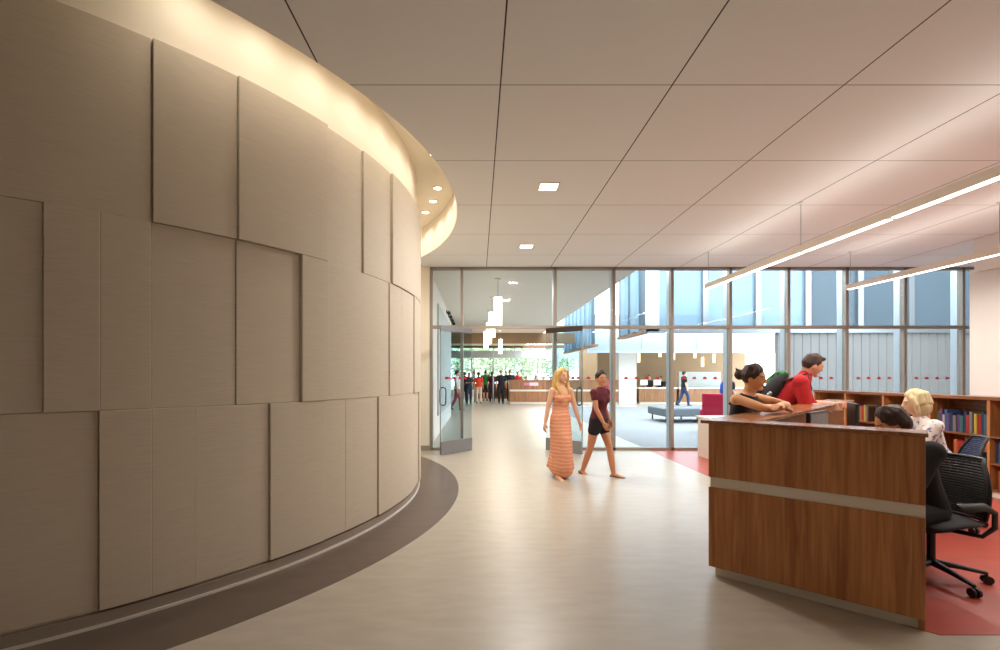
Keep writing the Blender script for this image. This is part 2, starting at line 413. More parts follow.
def door(name, p_near, p_far, topm):
    """glass leaf standing open, from its free edge p_near to its pivot edge p_far"""
    a, c = V((p_near[0], p_near[1], 0)), V((p_far[0], p_far[1], 0)); u = (c - a).normalized(); n = V((-u.y, u.x, 0)); L = (c - a).length
    r = struct_empty(name, a); Z = V((0, 0, 1))
    def ob(nm, m, s0, s1, th, z0, z1, par=r, bev=0.0):
        mb = MB(); mb.obox(a + u * s0 - n * th / 2 + Z * z0, u * (s1 - s0), n * th, Z * (z1 - z0)); return mb.build(nm, m, par, bevel=bev)
    ob('bottom_rail', M['steel'], 0, L, .045, 0.012, 0.26, bev=.004)
    ob('top_rail', topm, 0, L, .045, 2.33, 2.43, bev=.004)
    gp = ob('glass_leaf', M['glass'], 0, L, .012, 0.26, 2.33)
    ob('edge_stile', M['steel'], -.008, .004, .016, 0.26, 2.33)
    d = MB()
    for t in (.25, .42, .6, .78):
        q = a + u * L * t; mb_ = []
        k_ = 8
        vs = []
        for off in (-.0115, -.0085):
            vs += [q + u * (.04 * math.cos(PI * k / k_)) + Z * (1.42 + .05 * math.sin(PI * k / k_)) + n * off for k in range(k_ + 1)]
        m_ = k_ + 1
        d.add(vs, [list(range(m_)), list(range(m_, 2 * m_))[::-1]] + [(k, (k + 1) % m_, m_ + (k + 1) % m_, m_ + k) for k in range(m_)])
    d.build('red_marker', M['redvinyl'], gp)
    for sgn in (-1, 1):
        h = MB(); q = a + u * 0.06
        pts = [q + n * sgn * .01 + Z * .93, q + n * sgn * .07 + Z * .95, q + n * sgn * .085 + Z * 1.0, q + n * sgn * .085 + Z * 1.2, q + n * sgn * .07 + Z * 1.25, q + n * sgn * .01 + Z * 1.27]
        h.tube(pts, [.012] * 6, side=u, n=8); h.build('pull_handle', M['darksteel'], r, smooth=True)
door('door_1', (-.70, 8.80), (-.13, 9.38), M['steel'])
door('door_2', (1.95, 8.84), (1.36, 9.40), M['darksteel'])

# ------------------------------------------------------------------ beyond the glass
b = MB(); b.box(-6, 3.27, YG + .12, 34, CEIL, CEIL + .4); S('ceiling_passage', b, M['white'])
b = MB(); b.box(-6, 4.9, 23.9, 24.3, 3.15, CEIL); S('trim_2', b, M['tan'])
b = MB(); b.box(-1.2, -1.0, YG + .12, 17.5, 0, CEIL); S('wall_passage', b, M['white'])
b = MB(); b.box(-6.2, -6.0, 9.6, 34, 0, CEIL); b.box(-6, -1.0, YG + .12, YG + .25, 0, CEIL); S('wall_far_left', b, M['white'])
o = MB().box(-.998, -0.965, 11.6, 17.0, 0.5, 3.27).build('mounted_board', M['board'], bevel=.006); tag(o, 'long pale grey board hung on the white passage wall behind the left pane', 'board')
# far window with roller blinds
fw = struct_empty('window_1', (0, 34, 0))
for x in [-2.0 + 1.55 * i for i in range(7)]:
    MB().box(x - .05, x + .05, 33.95, 34.05, 0, 3.6).build('window_frame', M['silver'], fw)
MB().box(-2, 7.3, 33.9, 34.08, 3.5, 3.7).build('window_head', M['brown'], fw)
MB().box(-2, 7.3, 33.95, 34.05, 0.0, 0.5).build('window_sill', M['white'], fw)
MB().box(-2, 7.3, 33.96, 34.04, 1.95, 2.01).build('window_frame', M['silver'], fw)
MB().box(-2, 7.3, 33.99, 34.01, .5, 3.5).build('window_pane', M['glass'], fw)
for i in range(6):
    MB().box(-1.95 + 1.55 * i, -.5 + 1.55 * i, 33.85, 33.87, 2.78, 3.3).build('roller_blind', M['blind'], fw)
b = MB(); b.box(-6, -2, 33.9, 34.1, 0, CEIL); b.box(7.3, 17, 33.9, 34.1, 0, CEIL); S('wall_far', b, M['tan'])
# reading room back wall, ceiling, white pillar
b = MB(); b.box(7.6, 17, 30.0, 30.2, 0, 3.4); S('wall_reading', b, M['tan'])
b = MB(); b.box(5.6, 17, 24.4, 30.2, 3.35, 3.45); S('ceiling_reading', b, M['white'])
b = MB(); b.box(7.55, 8.5, 25.3, 25.9, 0, 3.35); S('wall_pillar', b, M['white'])
# luminous clerestory over the reading room
cl = struct_empty('window_2', (6, 24, 0))
for i in range(8):
    MB().box(5.6 + 1.4 * i, 5.6 + 1.4 * i + 1.34, 23.98, 24.02, 2.76, 4.6).build('clerestory_panel', M['whitepane'], cl)
    MB().box(5.54 + 1.4 * i, 5.6 + 1.4 * i, 23.94, 24.06, 2.72, 4.6).build('clerestory_post', M['silver'], cl)
MB().box(5.5, 16.8, 23.9, 24.1, 2.66, 2.76).build('clerestory_rail', M['silver'], cl)
# upper glazed storey: side return (two lengths) and front
uf = struct_empty('window_3', (5.05, 14, 2.8))
def side_run(y0, y1):
    n = int((y1 - y0) / 0.45)
    for i in range(n):
        ya = y0 + (y1 - y0) * i / n; yb = ya + (y1 - y0) / n
        MB().box(5.0 - (.10 if i % 2 else 0), 5.06, ya, yb - .04, 2.86, 6.6).build('channel_pane', M['channel' if i % 2 else 'bluepane'], uf)
    MB().box(4.95, 5.2, y0, y1, 2.78, 2.86).build('bottom_rail', M['oak'], uf)
side_run(14.2, 16.8); side_run(20.4, 27.4)
MB().box(5.02, 5.34, 13.9, 14.2, 2.80, 6.6).build('corner_post', M['silver'], uf)
MB().box(5.02, 14.9, 13.9, 14.12, 2.76, 2.88).build('bottom_rail', M['steel'], uf)
fx = [5.34, 6.72, 8.28, 9.75, 11.3, 12.8, 14.9]
for i, (a, c) in enumerate(zip(fx[:-1], fx[1:])):
    MB().box(a, c, 14.0, 14.05, 2.88, 6.6).build('facade_pane', M['channel' if i < 3 else 'bluepane'], uf)
    if i: MB().box(a - .08, a + .08, 13.92, 14.12, 2.88, 6.6).build('facade_post', M['steel'], uf)
# corrugated wall under the right part of the upper storey
b = MB(); x = 8.9
prof = []
while x < 14.9:
    prof += [(x, 14.0), (x + .215, 14.0), (x + .222, 13.985), (x + .243, 13.985)]; x += .25
poly = prof + [(14.9, 14.15), (8.9, 14.15)]
b.prism(poly, 0, 2.76); S('wall_corrugated', b, M['corrug'])
b = MB(); b.box(14.9, 15.1, 9.6, 14.15, 0, 6.6); S('wall_court', b, M['corrug'])
# ground and trees outside the far window
b = MB(); b.box(-30, 50, 34.1, 70, -.3, -.05); S('ground', b, M['lawn'])
def tree(x, y, h, r, lab, seed):
    rnd = random.Random(seed)
    t = thing('tree', lab, 'tree', (x, y, -.05), 'trees outside the far window')
    MB().tube([(x, y, -.05), (x + .1, y, h * .3), (x, y + .1, h * .75)], [.16, .12, .05], n=8).build('trunk', M['bark'], t, smooth=True)
    f = MB()
    for k in range(1700):
        d = V((rnd.gauss(0, 1), rnd.gauss(0, 1), rnd.gauss(0, 1))).normalized() * (rnd.random() ** .4)
        p = V((x, y, h * .58)) + V((d.x * r, d.y * r, d.z * h * .44))
        a = V((rnd.uniform(-1, 1), rnd.uniform(-1, 1), rnd.uniform(-1, 1))).normalized() * .13
        c = a.orthogonal().normalized() * .08
        f.add([p - a, p + c, p + a, p - c], [(0, 1, 2, 3)])
    f.build('foliage', M['leaf'], t, fixn=False)
for i, (x, y, h, r, lab) in enumerate([(-1.7, 38, 6.0, 1.2, 'pale green leafy tree outside, behind the people left of the far desk'),
        (0.9, 38, 5.8, 1.2, 'leafy tree outside the far window above the green-shirted person'),
        (3.5, 38, 5.6, 1.2, 'leafy tree outside the far window above the pink desk sign'),
        (6.1, 38, 5.8, 1.2, 'leafy tree outside near the right end of the far window'),
        (-.5, 42.5, 6.8, 1.35, 'taller tree further back outside, behind the orange-topped woman'),
        (2.4, 42.5, 6.5, 1.35, 'taller tree further back outside, above the left end of the far desk'),
        (5.2, 42.5, 6.8, 1.35, 'taller tree further back outside, above the blonde walker'),
        (8.0, 42.5, 6.8, 1.35, 'taller tree further back outside, hidden mostly by the hanging glass storey')]): tree(x, y, h, r, lab, i)

# ------------------------------------------------------------------ far circulation desk and things around it
def far_desk(label, x0, x1, y0, y1, sign):
    t = thing('service_desk', label, 'desk', ((x0 + x1) / 2, y0, 0), 'long oak service desk sections')
    hh = 1.22 if sign else .80
    MB().box(x0, x1, y0, y0 + .06, .1, .66 if sign else hh).build('front_panel', M['oak'], t)
    if sign:
        MB().box(x0, x1, y0 + .02, y0 + .06, .66, .76).build('cream_stripe', M['lacquer'], t)
        MB().box(x0, x1, y0, y0 + .06, .76, hh).build('upper_panel', M['oak'], t)
    MB().box(x0 - .04, x1 + .04, y0 - .03, y0 + (.4 if sign else 1.0), hh, hh + .06).build('countertop', M['oak' if sign else 'lacquer'], t, bevel=.006)
    MB().box(x0, x0 + .06, y0 + .06, y1, .1, hh).build('end_panel', M['oak'], t)
    MB().box(x1 - .06, x1, y0 + .06, y1, .1, hh).build('end_panel', M['oak'], t)
    MB().box(x0 + .04, x1 - .04, y0 + .04, y1, 0, .1).build('plinth', M['lacquer'], t)
    if sign: MB().box(x0 + .06, x1 - .06, y0 + .06, y1, .72, .75).build('work_surface', M['lacquer'], t)
    if sign:
        s = MB(); s.box(2.45, 2.75, y0 - .015, y0, .98, 1.12); s.build('sign_plate', M['pink'], t)
        MB().box(2.75, 3.22, y0 - .015, y0, .96, 1.14).build('sign_plate', M['signpale'], t)
far_desk('long oak service desk with a small pink sign at the end of the bright passage', 1.68, 7.5, 25.2, 26.3, True)
far_desk('oak service desk section right of the white pillar, screens and staff on it', 8.6, 10.6, 25.2, 26.3, False)
far_desk('oak service desk section behind the walking person in jeans', 10.75, 14.6, 25.2, 26.3, False)
o = MB().box(11.5, 13.9, 27.0, 27.08, 0, 1.72).build('partition_screen', M['board'], bevel=.01); tag(o, 'pale grey partition screen standing behind the far oak desk', 'screen')
t = thing('low_bookcase', 'low wooden bookcase under the far window behind the green-shirted person', 'bookcase', (1.0, 31, 0))
MB().box(-.2, 2.3, 31.0, 31.04, 0, 1.0).build('back_panel', M['brown'], t)
for z in (.08, .5, .96): MB().box(-.2, 2.3, 30.7, 31.0, z, z + .04).build('shelf', M['oak'], t)
for x in (-.2, .6, 1.43, 2.26): MB().box(x, x + .04, 30.7, 31.0, 0, 1.0).build('divider', M['oak'], t)
for px, yy, lab in ((474.8, 27, 'slim silver security gate post between the navy and orange-topped people'), (493, 25.5, 'slim silver security gate post beside the person in black')):
    x = (px - CX0) / F * yy; t = thing('security_gate', lab, 'gate post', (x, yy, 0))
    MB().box(x - .06, x + .06, yy - .25, yy + .25, 0, .05).build('base_plate', M['steel'], t)
    MB().tube([(x, yy - .2, .05), (x, yy - .2, 1.7), (x, yy - .1, 1.85), (x, yy + .1, 1.85), (x, yy + .2, 1.7), (x, yy + .2, .05)], [.035] * 6, side=(1, 0, 0), n=8).build('post_loop', M['steel'], t, smooth=True)
    MB().box(x - .012, x + .012, yy - .18, yy + .18, .4, 1.75).build('antenna_panel', M['board'], t)

# lounge seats
t = thing('bench', 'slate grey upholstered bench on thin legs standing on the blue-grey carpet', 'bench', (6.95, 15.4, 0))
MB().box(5.85, 8.05, 14.85, 16.3, .20, .46).build('seat', M['benchfab'], t, bevel=.04)
for x in (5.97, 6.95, 7.87):
    for y in (14.95, 16.15): MB().cyl((x, y, 0), .025, .21, 10).build('leg', M['darksteel'], t)
def lounge(name, lab, x, y, w, m, topz, rz):
    t = thing(name, lab, 'armchair', (0, 0, 0))
    MB().box(-w / 2, w / 2, -.30, .32, .18, .44).build('seat', m, t, bevel=.04)
    mb = MB(); mb.obox((-w / 2, .26, .36), (w, 0, 0), (0, .12, 0), (0, .10, topz - .36)); mb.build('backrest', m, t, bevel=.03)
    for s in (-1, 1): MB().box(s * w / 2 - .05, s * w / 2 + .05, -.30, .34, .18, .62).build('armrest', m, t, bevel=.03)
    for sx in (-1, 1):
        for sy in (-.24, .26): MB().cyl((sx * (w / 2 - .06), sy, 0), .02, .19, 8).build('leg', M['darksteel'], t)
    t.location = (x, y, 0); t.rotation_euler = (0, 0, rz)
lounge('lounge_chair', 'crimson high-backed lounge chair beyond the glass, seen from behind', 6.20, 12.2, .72, M['crimson'], 1.04, PI - .47)
lounge('lounge_chair', 'beige lounge chair beyond the glass beside the crimson one', 7.0, 13.0, .5, M['beige'], .98, PI + .2)
t = thing('side_desk', 'white lacquered low desk standing on the red floor behind the reception counter', 'desk', (4.8, 8.3, 0))
MB().box(4.06, 5.6, 7.85, 8.82, .70, .745).build('table_top', M['lacquer'], t, bevel=.006)
MB().box(4.09, 4.13, 7.9, 8.78, 0, .70).build('side_panel', M['stripe'], t)
MB().box(5.52, 5.56, 7.9, 8.78, 0, .70).build('side_panel', M['stripe'], t)
MB().box(4.13, 5.52, 8.70, 8.74, .12, .70).build('back_panel', M['stripe'], t)
t = thing('tablet', 'thin dark tablet lying on the white side desk', 'tablet', (4.5, 8.1, .745))
MB().box(4.40, 4.66, 7.98, 8.16, .745, .757).build('case', M['black'], t, bevel=.004); MB().box(4.415, 4.645, 7.995, 8.145, .757, .759).build('display', M['greyscreen'], t)

# ------------------------------------------------------------------ reception desk
U = V((.736, -.677, 0)); W = V((.72, .694, 0)); N_OUT = V((-.694, .72, 0)); NI = V((.677, .736, 0)); Z = V((0, 0, 1))
A = V((1.714, 3.51, 0)); LEN, WL = 1.172, 4.45
rd = thing('reception_desk', 'L-shaped walnut reception desk with a cream stripe in the foreground', 'desk', (2.2, 3.2, 0))
def ob(nm, m, o, a, b_, c, bev=0.0, par=rd, mi=0): mb = MB(); mb.obox(o, a, b_, c); return mb.build(nm, m, par, bevel=bev)
ob('lower_panel', M['walnut'], A + Z * .072, U * LEN, NI * .03, Z * .588, .002)
ob('upper_panel', M['walnut'], A + Z * .735, U * LEN, NI * .03, Z * .395, .002)
ob('cream_stripe', M['stripe'], A + U * .01 + NI * .012 + Z * .655, U * (LEN - .01), NI * .02, Z * .085)
ob('kick_plate', M['stripe'], A + U * .035 + NI * .045, U * (LEN - .06), NI * .03, Z * .08)
ob('end_panel', M['walnut'], A + U * (LEN - .03) + NI * .03 + Z * .0, U * .03, NI * .12, Z * 1.13, .002)
ob('inner_panel', M['walnut'], A + NI * .12 + U * .03, U * (LEN - .06), NI * .03, Z * 1.13)
# wing panels: outer face, inner upstand, counter tops
ob('lower_panel', M['walnut'], A + W * .03 + Z * .072, W * (WL - .1), N_OUT * -.03, Z * .588)
ob('upper_panel', M['walnut'], A + W * .03 + Z * .735, W * (WL - .1), N_OUT * -.03, Z * .395)
ob('cream_stripe', M['stripe'], A + W * .03 - N_OUT * .012 + Z * .655, W * (WL - .1), N_OUT * -.02, Z * .085)
ob('kick_plate', M['stripe'], A + W * .08 - N_OUT * .045, W * (WL - .2), N_OUT * -.03, Z * .08)
ob('inner_panel', M['walnut_y'], A + W * .2 - N_OUT * .13, W * (WL - .3), N_OUT * -.03, Z * 1.13)
ob('end_panel', M['walnut'], A + W * (WL - .1) - N_OUT * .0, W * .03, N_OUT * -.16, Z * 1.13)
c0 = A - U * .035 + N_OUT * .02
top = MB()
p0 = A - NI * .022 - U * .03 + N_OUT * .02; p1 = A - NI * .022 + U * (LEN + .012); p2 = p1 + NI * .235
inner0 = A - N_OUT * .27                             # inner edge of the wing top
# corner where the inner edges meet
d = (p2 - inner0); den = U.x * W.y - U.y * W.x
tt = (d.x * (-U.y) - d.y * (-U.x)) / (W.x * (-U.y) - W.y * (-U.x)); p3 = inner0 + W * tt
p4 = inner0 + W * WL; p5 = A + N_OUT * .03 + W * WL
top.prism([(q.x, q.y) for q in (p0, p1, p2, p3, p4, p5)], 1.13, 1.155)
top.build('countertop', M['walnut_top'], rd, bevel=.003)
# lower work surfaces inside
ob('work_surface', M['lacquer'], A + W * .35 - N_OUT * .16 + Z * .70, W * (WL - .5), N_OUT * -.62, Z * .03)
ob('work_surface', M['lacquer'], A + NI * .15 + U * .15 + Z * .70, U * (LEN - .2), NI * .45, Z * .03)
for L in (1.0, 2.4, 3.9): ob('support_panel', M['walnut'], A + W * L - N_OUT * .16, W * .03, N_OUT * -.5, Z * .70)

def monitor(pos, ang, lab, w=.46):
    t = thing('computer_monitor', lab, 'monitor', (0, 0, 0))
    MB().box(-.12, .12, -.09, .09, 0, .015).build('stand_base', M['black'], t, bevel=.004)
    MB().box(-.025, .025, -.02, .02, .015, .2).build('stand_neck', M['black'], t)
    MB().box(-w / 2, w / 2, -.035, -.005, .12, .45).build('casing', M['black'], t, bevel=.006)
    MB().box(-w / 2 + .015, w / 2 - .015, -.038, -.0345, .135, .435).build('display', M['greyscreen'], t)
    t.location = pos; t.rotation_euler = (0, 0, ang)
q = A + W * 1.25 - N_OUT * .42; monitor((q.x, q.y, .73), math.atan2(-.72, .694) + PI / 2 - .1, 'grey-screened monitor peeking over the near counter in front of the two visitors')
q = A + W * 3.05 - N_OUT * .42; monitor((q.x, q.y, .73), math.atan2(-.72, .694) + PI / 2 + .3, 'black monitor seen almost edge-on by the hand of the red-shirted visitor')
q = A + W * 3.35 - N_OUT * .62
t = thing('computer_case', 'small black computer case beside the edge-on monitor', 'computer', (q.x, q.y, .73))
mb = MB(); mb.obox(q + Z * .73 - W * .06, W * .12, N_OUT * -.3, Z * .36); mb.build('case', M['black'], t, bevel=.006)
mb = MB(); mb.obox(q + Z * .76 - W * .045 - N_OUT * .3, W * .09, N_OUT * -.004, Z * .3); mb.build('front_panel', M['greyscreen'], t)

# ------------------------------------------------------------------ bookcase and books along the right
BX = 6.27
bc = thing('bookcase', 'long low walnut bookcase full of books behind the seated staff', 'bookcase', (BX + .15, 7.2, 0))
DIV = [8.80, 8.07, 7.31, 6.56, 5.80, 5.05, 4.30]
MB().box(BX - .01, BX + .34, 4.28, 8.82, 1.185, 1.225).build('top_board', M['walnut_y'], bc, bevel=.003)
for y in DIV: MB().box(BX, BX + .32, y - .018, y + .018, 0.08, 1.185).build('divider', M['walnut'], bc, bevel=.002)
MB().box(BX + .31, BX + .33, 4.3, 8.8, .08, 1.185).build('back_panel', M['walnut_y'], bc)
MB().box(BX + .02, BX + .32, 4.3, 8.8, 0, .08).build('plinth', M['stripe'], bc)
for y0, y1 in zip(DIV[1:], DIV[:-1]):
    for z in (.08, .40, .725): MB().box(BX + .005, BX + .31, y0 + .018, y1 - .018, z, z + .022).build('shelf', M['walnut_y'], bc)
BCOL = {'red': (186, 40, 34), 'orange': (214, 110, 44), 'yellow': (222, 184, 60), 'green': (70, 110, 62), 'teal': (52, 112, 118), 'navy': (40, 54, 92), 'blue': (70, 104, 158),
        'purple': (110, 72, 140), 'black': (30, 28, 30), 'brown': (104, 66, 44), 'cream': (220, 208, 184), 'grey': (130, 130, 128), 'pink': (206, 120, 140), 'maroon': (110, 32, 36)}
BM = {k: mat('book_cover_' + k, tuple(int(.78 * u + .06 * sum(v) / 3) for u in v), 0.6) for k, v in BCOL.items()}
ORD = ['first', 'second', 'third', 'fourth', 'fifth', 'sixth', 'seventh', 'eighth', 'ninth', 'tenth', 'eleventh', 'twelfth', 'thirteenth', 'fourteenth', 'fifteenth', 'sixteenth']
def book(y, z, th, h, dp, col, lab, grp, lean=0.0, face_out=False):
    """spine towards the room (-x); y is the far edge, the book occupies y-th..y"""
    t = thing('book', lab, 'book', (0, 0, 0), grp)
    if face_out: sx, sy = .03, th
    else: sx, sy = dp, th
    cv = MB(); e = .003
    if face_out:
        cv.box(0, e, -th, 0, 0, h); cv.box(sx - e, sx, -th, 0, 0, h); cv.tube([(sx / 2, 0, 0), (sx / 2, 0, h)], [(sx / 2, .005)] * 2, n=8, round_=False)
        pg = MB().box(e, sx - e, -th + .005, -.004, .004, h - .004)
    else:
        cv.box(.004, dp, -e, 0, 0, h); cv.box(.004, dp, -th, -th + e, 0, h)
        cv.tube([(.006, -th / 2, 0), (.006, -th / 2, h)], [(.006, th / 2)] * 2, side=(1, 0, 0), n=10, round_=False)
        pg = MB().box(.008, dp - .004, -th + e, -e, .004, h - .004)
    cv.build('cover', BM[col], t); pg.build('pages', M['pages'], t)
    t.location = (BX + .03 + (.05 if face_out else random.uniform(0, .02)), y, z + .0005); t.rotation_euler = (lean, 0, 0)
shelfz = {'top': .747, 'middle': .422, 'lower': .102}
rows = [  # bay name, far y, near y, shelf, colours
    ('by the counter end', 8.74, 8.60, 'top', 'black maroon navy'),
    ('right of the edge-on monitor', 7.98, 7.62, 'top', 'purple yellow navy red green orange red yellow grey brown'),
    ('behind the seated blonde woman', 6.50, 6.02, 'top', 'green purple cream blue purple navy grey purple teal navy red grey'),
    ('behind the seated blonde woman', 6.00, 5.84, 'top', 'yellow red navy teal'),
    ('behind the seated blonde woman', 6.26, 5.84, 'middle', 'orange red red maroon red cream navy grey black orange'),
    ('behind the seated blonde woman', 6.12, 5.86, 'lower', 'brown black cream green navy cream'),
    ('at the right picture edge', 5.68, 5.44, 'top', 'black navy teal grey black navy'),
    ('at the right picture edge', 5.76, 5.44, 'middle', 'navy blue yellow black teal cream navy'),
    ('at the right picture edge', 5.72, 5.44, 'lower', 'orange red brown red orange maroon'),
    ('left of the seated blonde woman', 7.26, 7.14, 'top', 'cream cream'),
]
for bay, yf, yn, sh, cols in rows:
    cols = cols.split(); y = yf; cnt = 0
    ths = [random.uniform(.8, 1.2) for _ in cols]; k = (yf - yn) / sum(ths)
    for i, (c, tw) in enumerate(zip(cols, ths)):
        th = tw * k; h = random.uniform(.21, .285) if c != 'cream' or len(cols) > 2 else .30
        run = 'near' if (yf, sh) == (6.00, 'top') else ''
        book(y, shelfz[sh], th - .002, h, random.uniform(.17, .22), c,
             f"{c} book, {ORD[i]} {'of the right-hand run' if run else 'from the left'} on the {sh} shelf {bay}", f'books on the {sh} shelves of the walnut bookcase')
        y -= th
book(7.54, .747, .19, .25, .03, 'brown', 'brown book turned cover-out after the bright spines by the edge-on monitor', 'books on the top shelves of the walnut bookcase', face_out=True)

# ------------------------------------------------------------------ office chairs
def office_chair(pos, rz, lab, m, stars):
    t = thing('office_chair', lab, 'chair', (0, 0, 0), 'office chairs behind the reception desk')   # faces +Y
    MB().tube([(0, -.20, .43), (0, -.08, .44), (0, .10, .44), (0, .22, .42)], [(.20, .03), (.235, .04), (.235, .04), (.21, .03)], side=(1, 0, 0), n=24).build('seat', m, t, smooth=True)
    MB().tube([(0, -.14, .37), (0, .1, .37)], [(.12, .03), (.1, .025)], side=(1, 0, 0), n=12).build('tilt_mechanism', M['black'], t, smooth=True)
    MB().cyl((0, 0, .1), .026, .26, 16).build('gas_column', M['black'], t, smooth=False)
    bk = MB(); rowsN = 23
    def bp(u, v):   # back surface: u -1..1 across, v 0..1 up
        w = .20 + .035 * math.sin(PI * min(1, v * 1.1)) - .05 * v ** 3
        return V((u * w, -.205 - .07 * v + .05 * math.sin(PI * v) - .05 * (1 - u * u), .46 + .42 * v))
    for i in range(rowsN):
        v = i / (rowsN - 1)
        pts = [bp(-1 + 2 * j / 10, v) for j in range(11)]
        bk.tube(pts, [(.0098, .004)] * 11, side=(0, 0, 1), n=6)
    for j in range(-4, 5):
        bk.tube([bp(j / 4.5, v / 12) for v in range(13)], [(.006, .003)] * 13, side=(1, 0, 0), n=6)
    bk.build('backrest', m, t, smooth=True)
    fr = MB(); loop = [bp(-1, v / 10) for v in range(11)] + [bp(-1 + 2 * j / 8, 1) for j in range(1, 8)] + [bp(1, 1 - v / 10) for v in range(11)] + [bp(1 - 2 * j / 8, 0) for j in range(1, 9)]
    fr.tube(loop, [.014] * len(loop), side=(.3, .2, 1), n=8); fr.build('back_frame', M['black'], t, smooth=True)
    sp = MB(); sp.tube([(0, -.12, .37), (0, -.27, .42), (0, -.305, .58), (0, -.31, .74)], [(.05, .02), (.045, .02), (.03, .018), (.025, .012)], side=(1, 0, 0), n=10); sp.build('back_spine', M['black'], t, smooth=True)
    for s in (-1, 1):
        a = MB(); a.tube([(s * .10, -.06, .37), (s * .24, -.10, .37), (s * .285, -.14, .44), (s * .285, -.14, .54), (s * .275, -.06, .585), (s * .27, .16, .59)], [(.025, .015), (.025, .015), (.024, .016), (.022, .016), (.03, .014), (.035, .012)], side=(0, 1, 0), n=10)
        a.build('armrest', M['black'], t, smooth=True)
    for k in range(5):
        an = math.radians(stars + 72 * k) - rz; d = V((math.cos(an), math.sin(an), 0)); sd = V((-d.y, d.x, 0))
        lg = MB(); lg.tube([d * .02 + Z * .115, d * .16 + Z * .10, d * .31 + Z * .075], [(.032, .026), (.024, .018), (.017, .012)], side=sd, n=8); lo = lg.build('base_leg', M['black'], t, smooth=True)
        cs = MB()
        for s in (-1, 1):
            c = d * .315 + sd * s * .017 + Z * .03
            cs.tube([c - sd * .008, c + sd * .008], [.03, .03], side=d, n=14, round_=False)
        cs.tube([d * .31 + Z * .03, d * .31 + Z * .08], [.009, .009], n=8); cs.build('caster', M['black'], lo, smooth=False)
    t.location = pos; t.rotation_euler = (0, 0, rz); return t
office_chair((3.33, 3.47, 0.003), PI / 2 + .24, 'black mesh office chair holding the dark-haired seated person', M['blackmesh'], -92)
office_chair((4.66, 4.74, 0.003), PI / 2 - .5, 'office chair with a navy back holding the seated blonde woman', M['navymesh'], -20)

# ------------------------------------------------------------------ people
def dirv(f, s, u):
    return V((s, f, u)).normalized()
EYEM = mat('eye_white', (176, 164, 154), 0.6, spec=.1); IRIS = mat('eye_iris', (50, 34, 24), 0.3)
def skin_mats(name, c):
    return [mat(name, c, 0.55, spec=0.35), mat(name + '_lips', (int(c[0] * .9), int(c[1] * .68), int(c[2] * .66)), 0.5), mat(name + '_brow', tuple(int(v * .55) for v in c), 0.8)]
SK = dict(fair=skin_mats('fair_skin', (222, 172, 142)), tan=skin_mats('tan_skin', (196, 136, 100)), warm=skin_mats('warm_skin', (222, 162, 118)), pink=skin_mats('pink_skin', (220, 160, 132)))

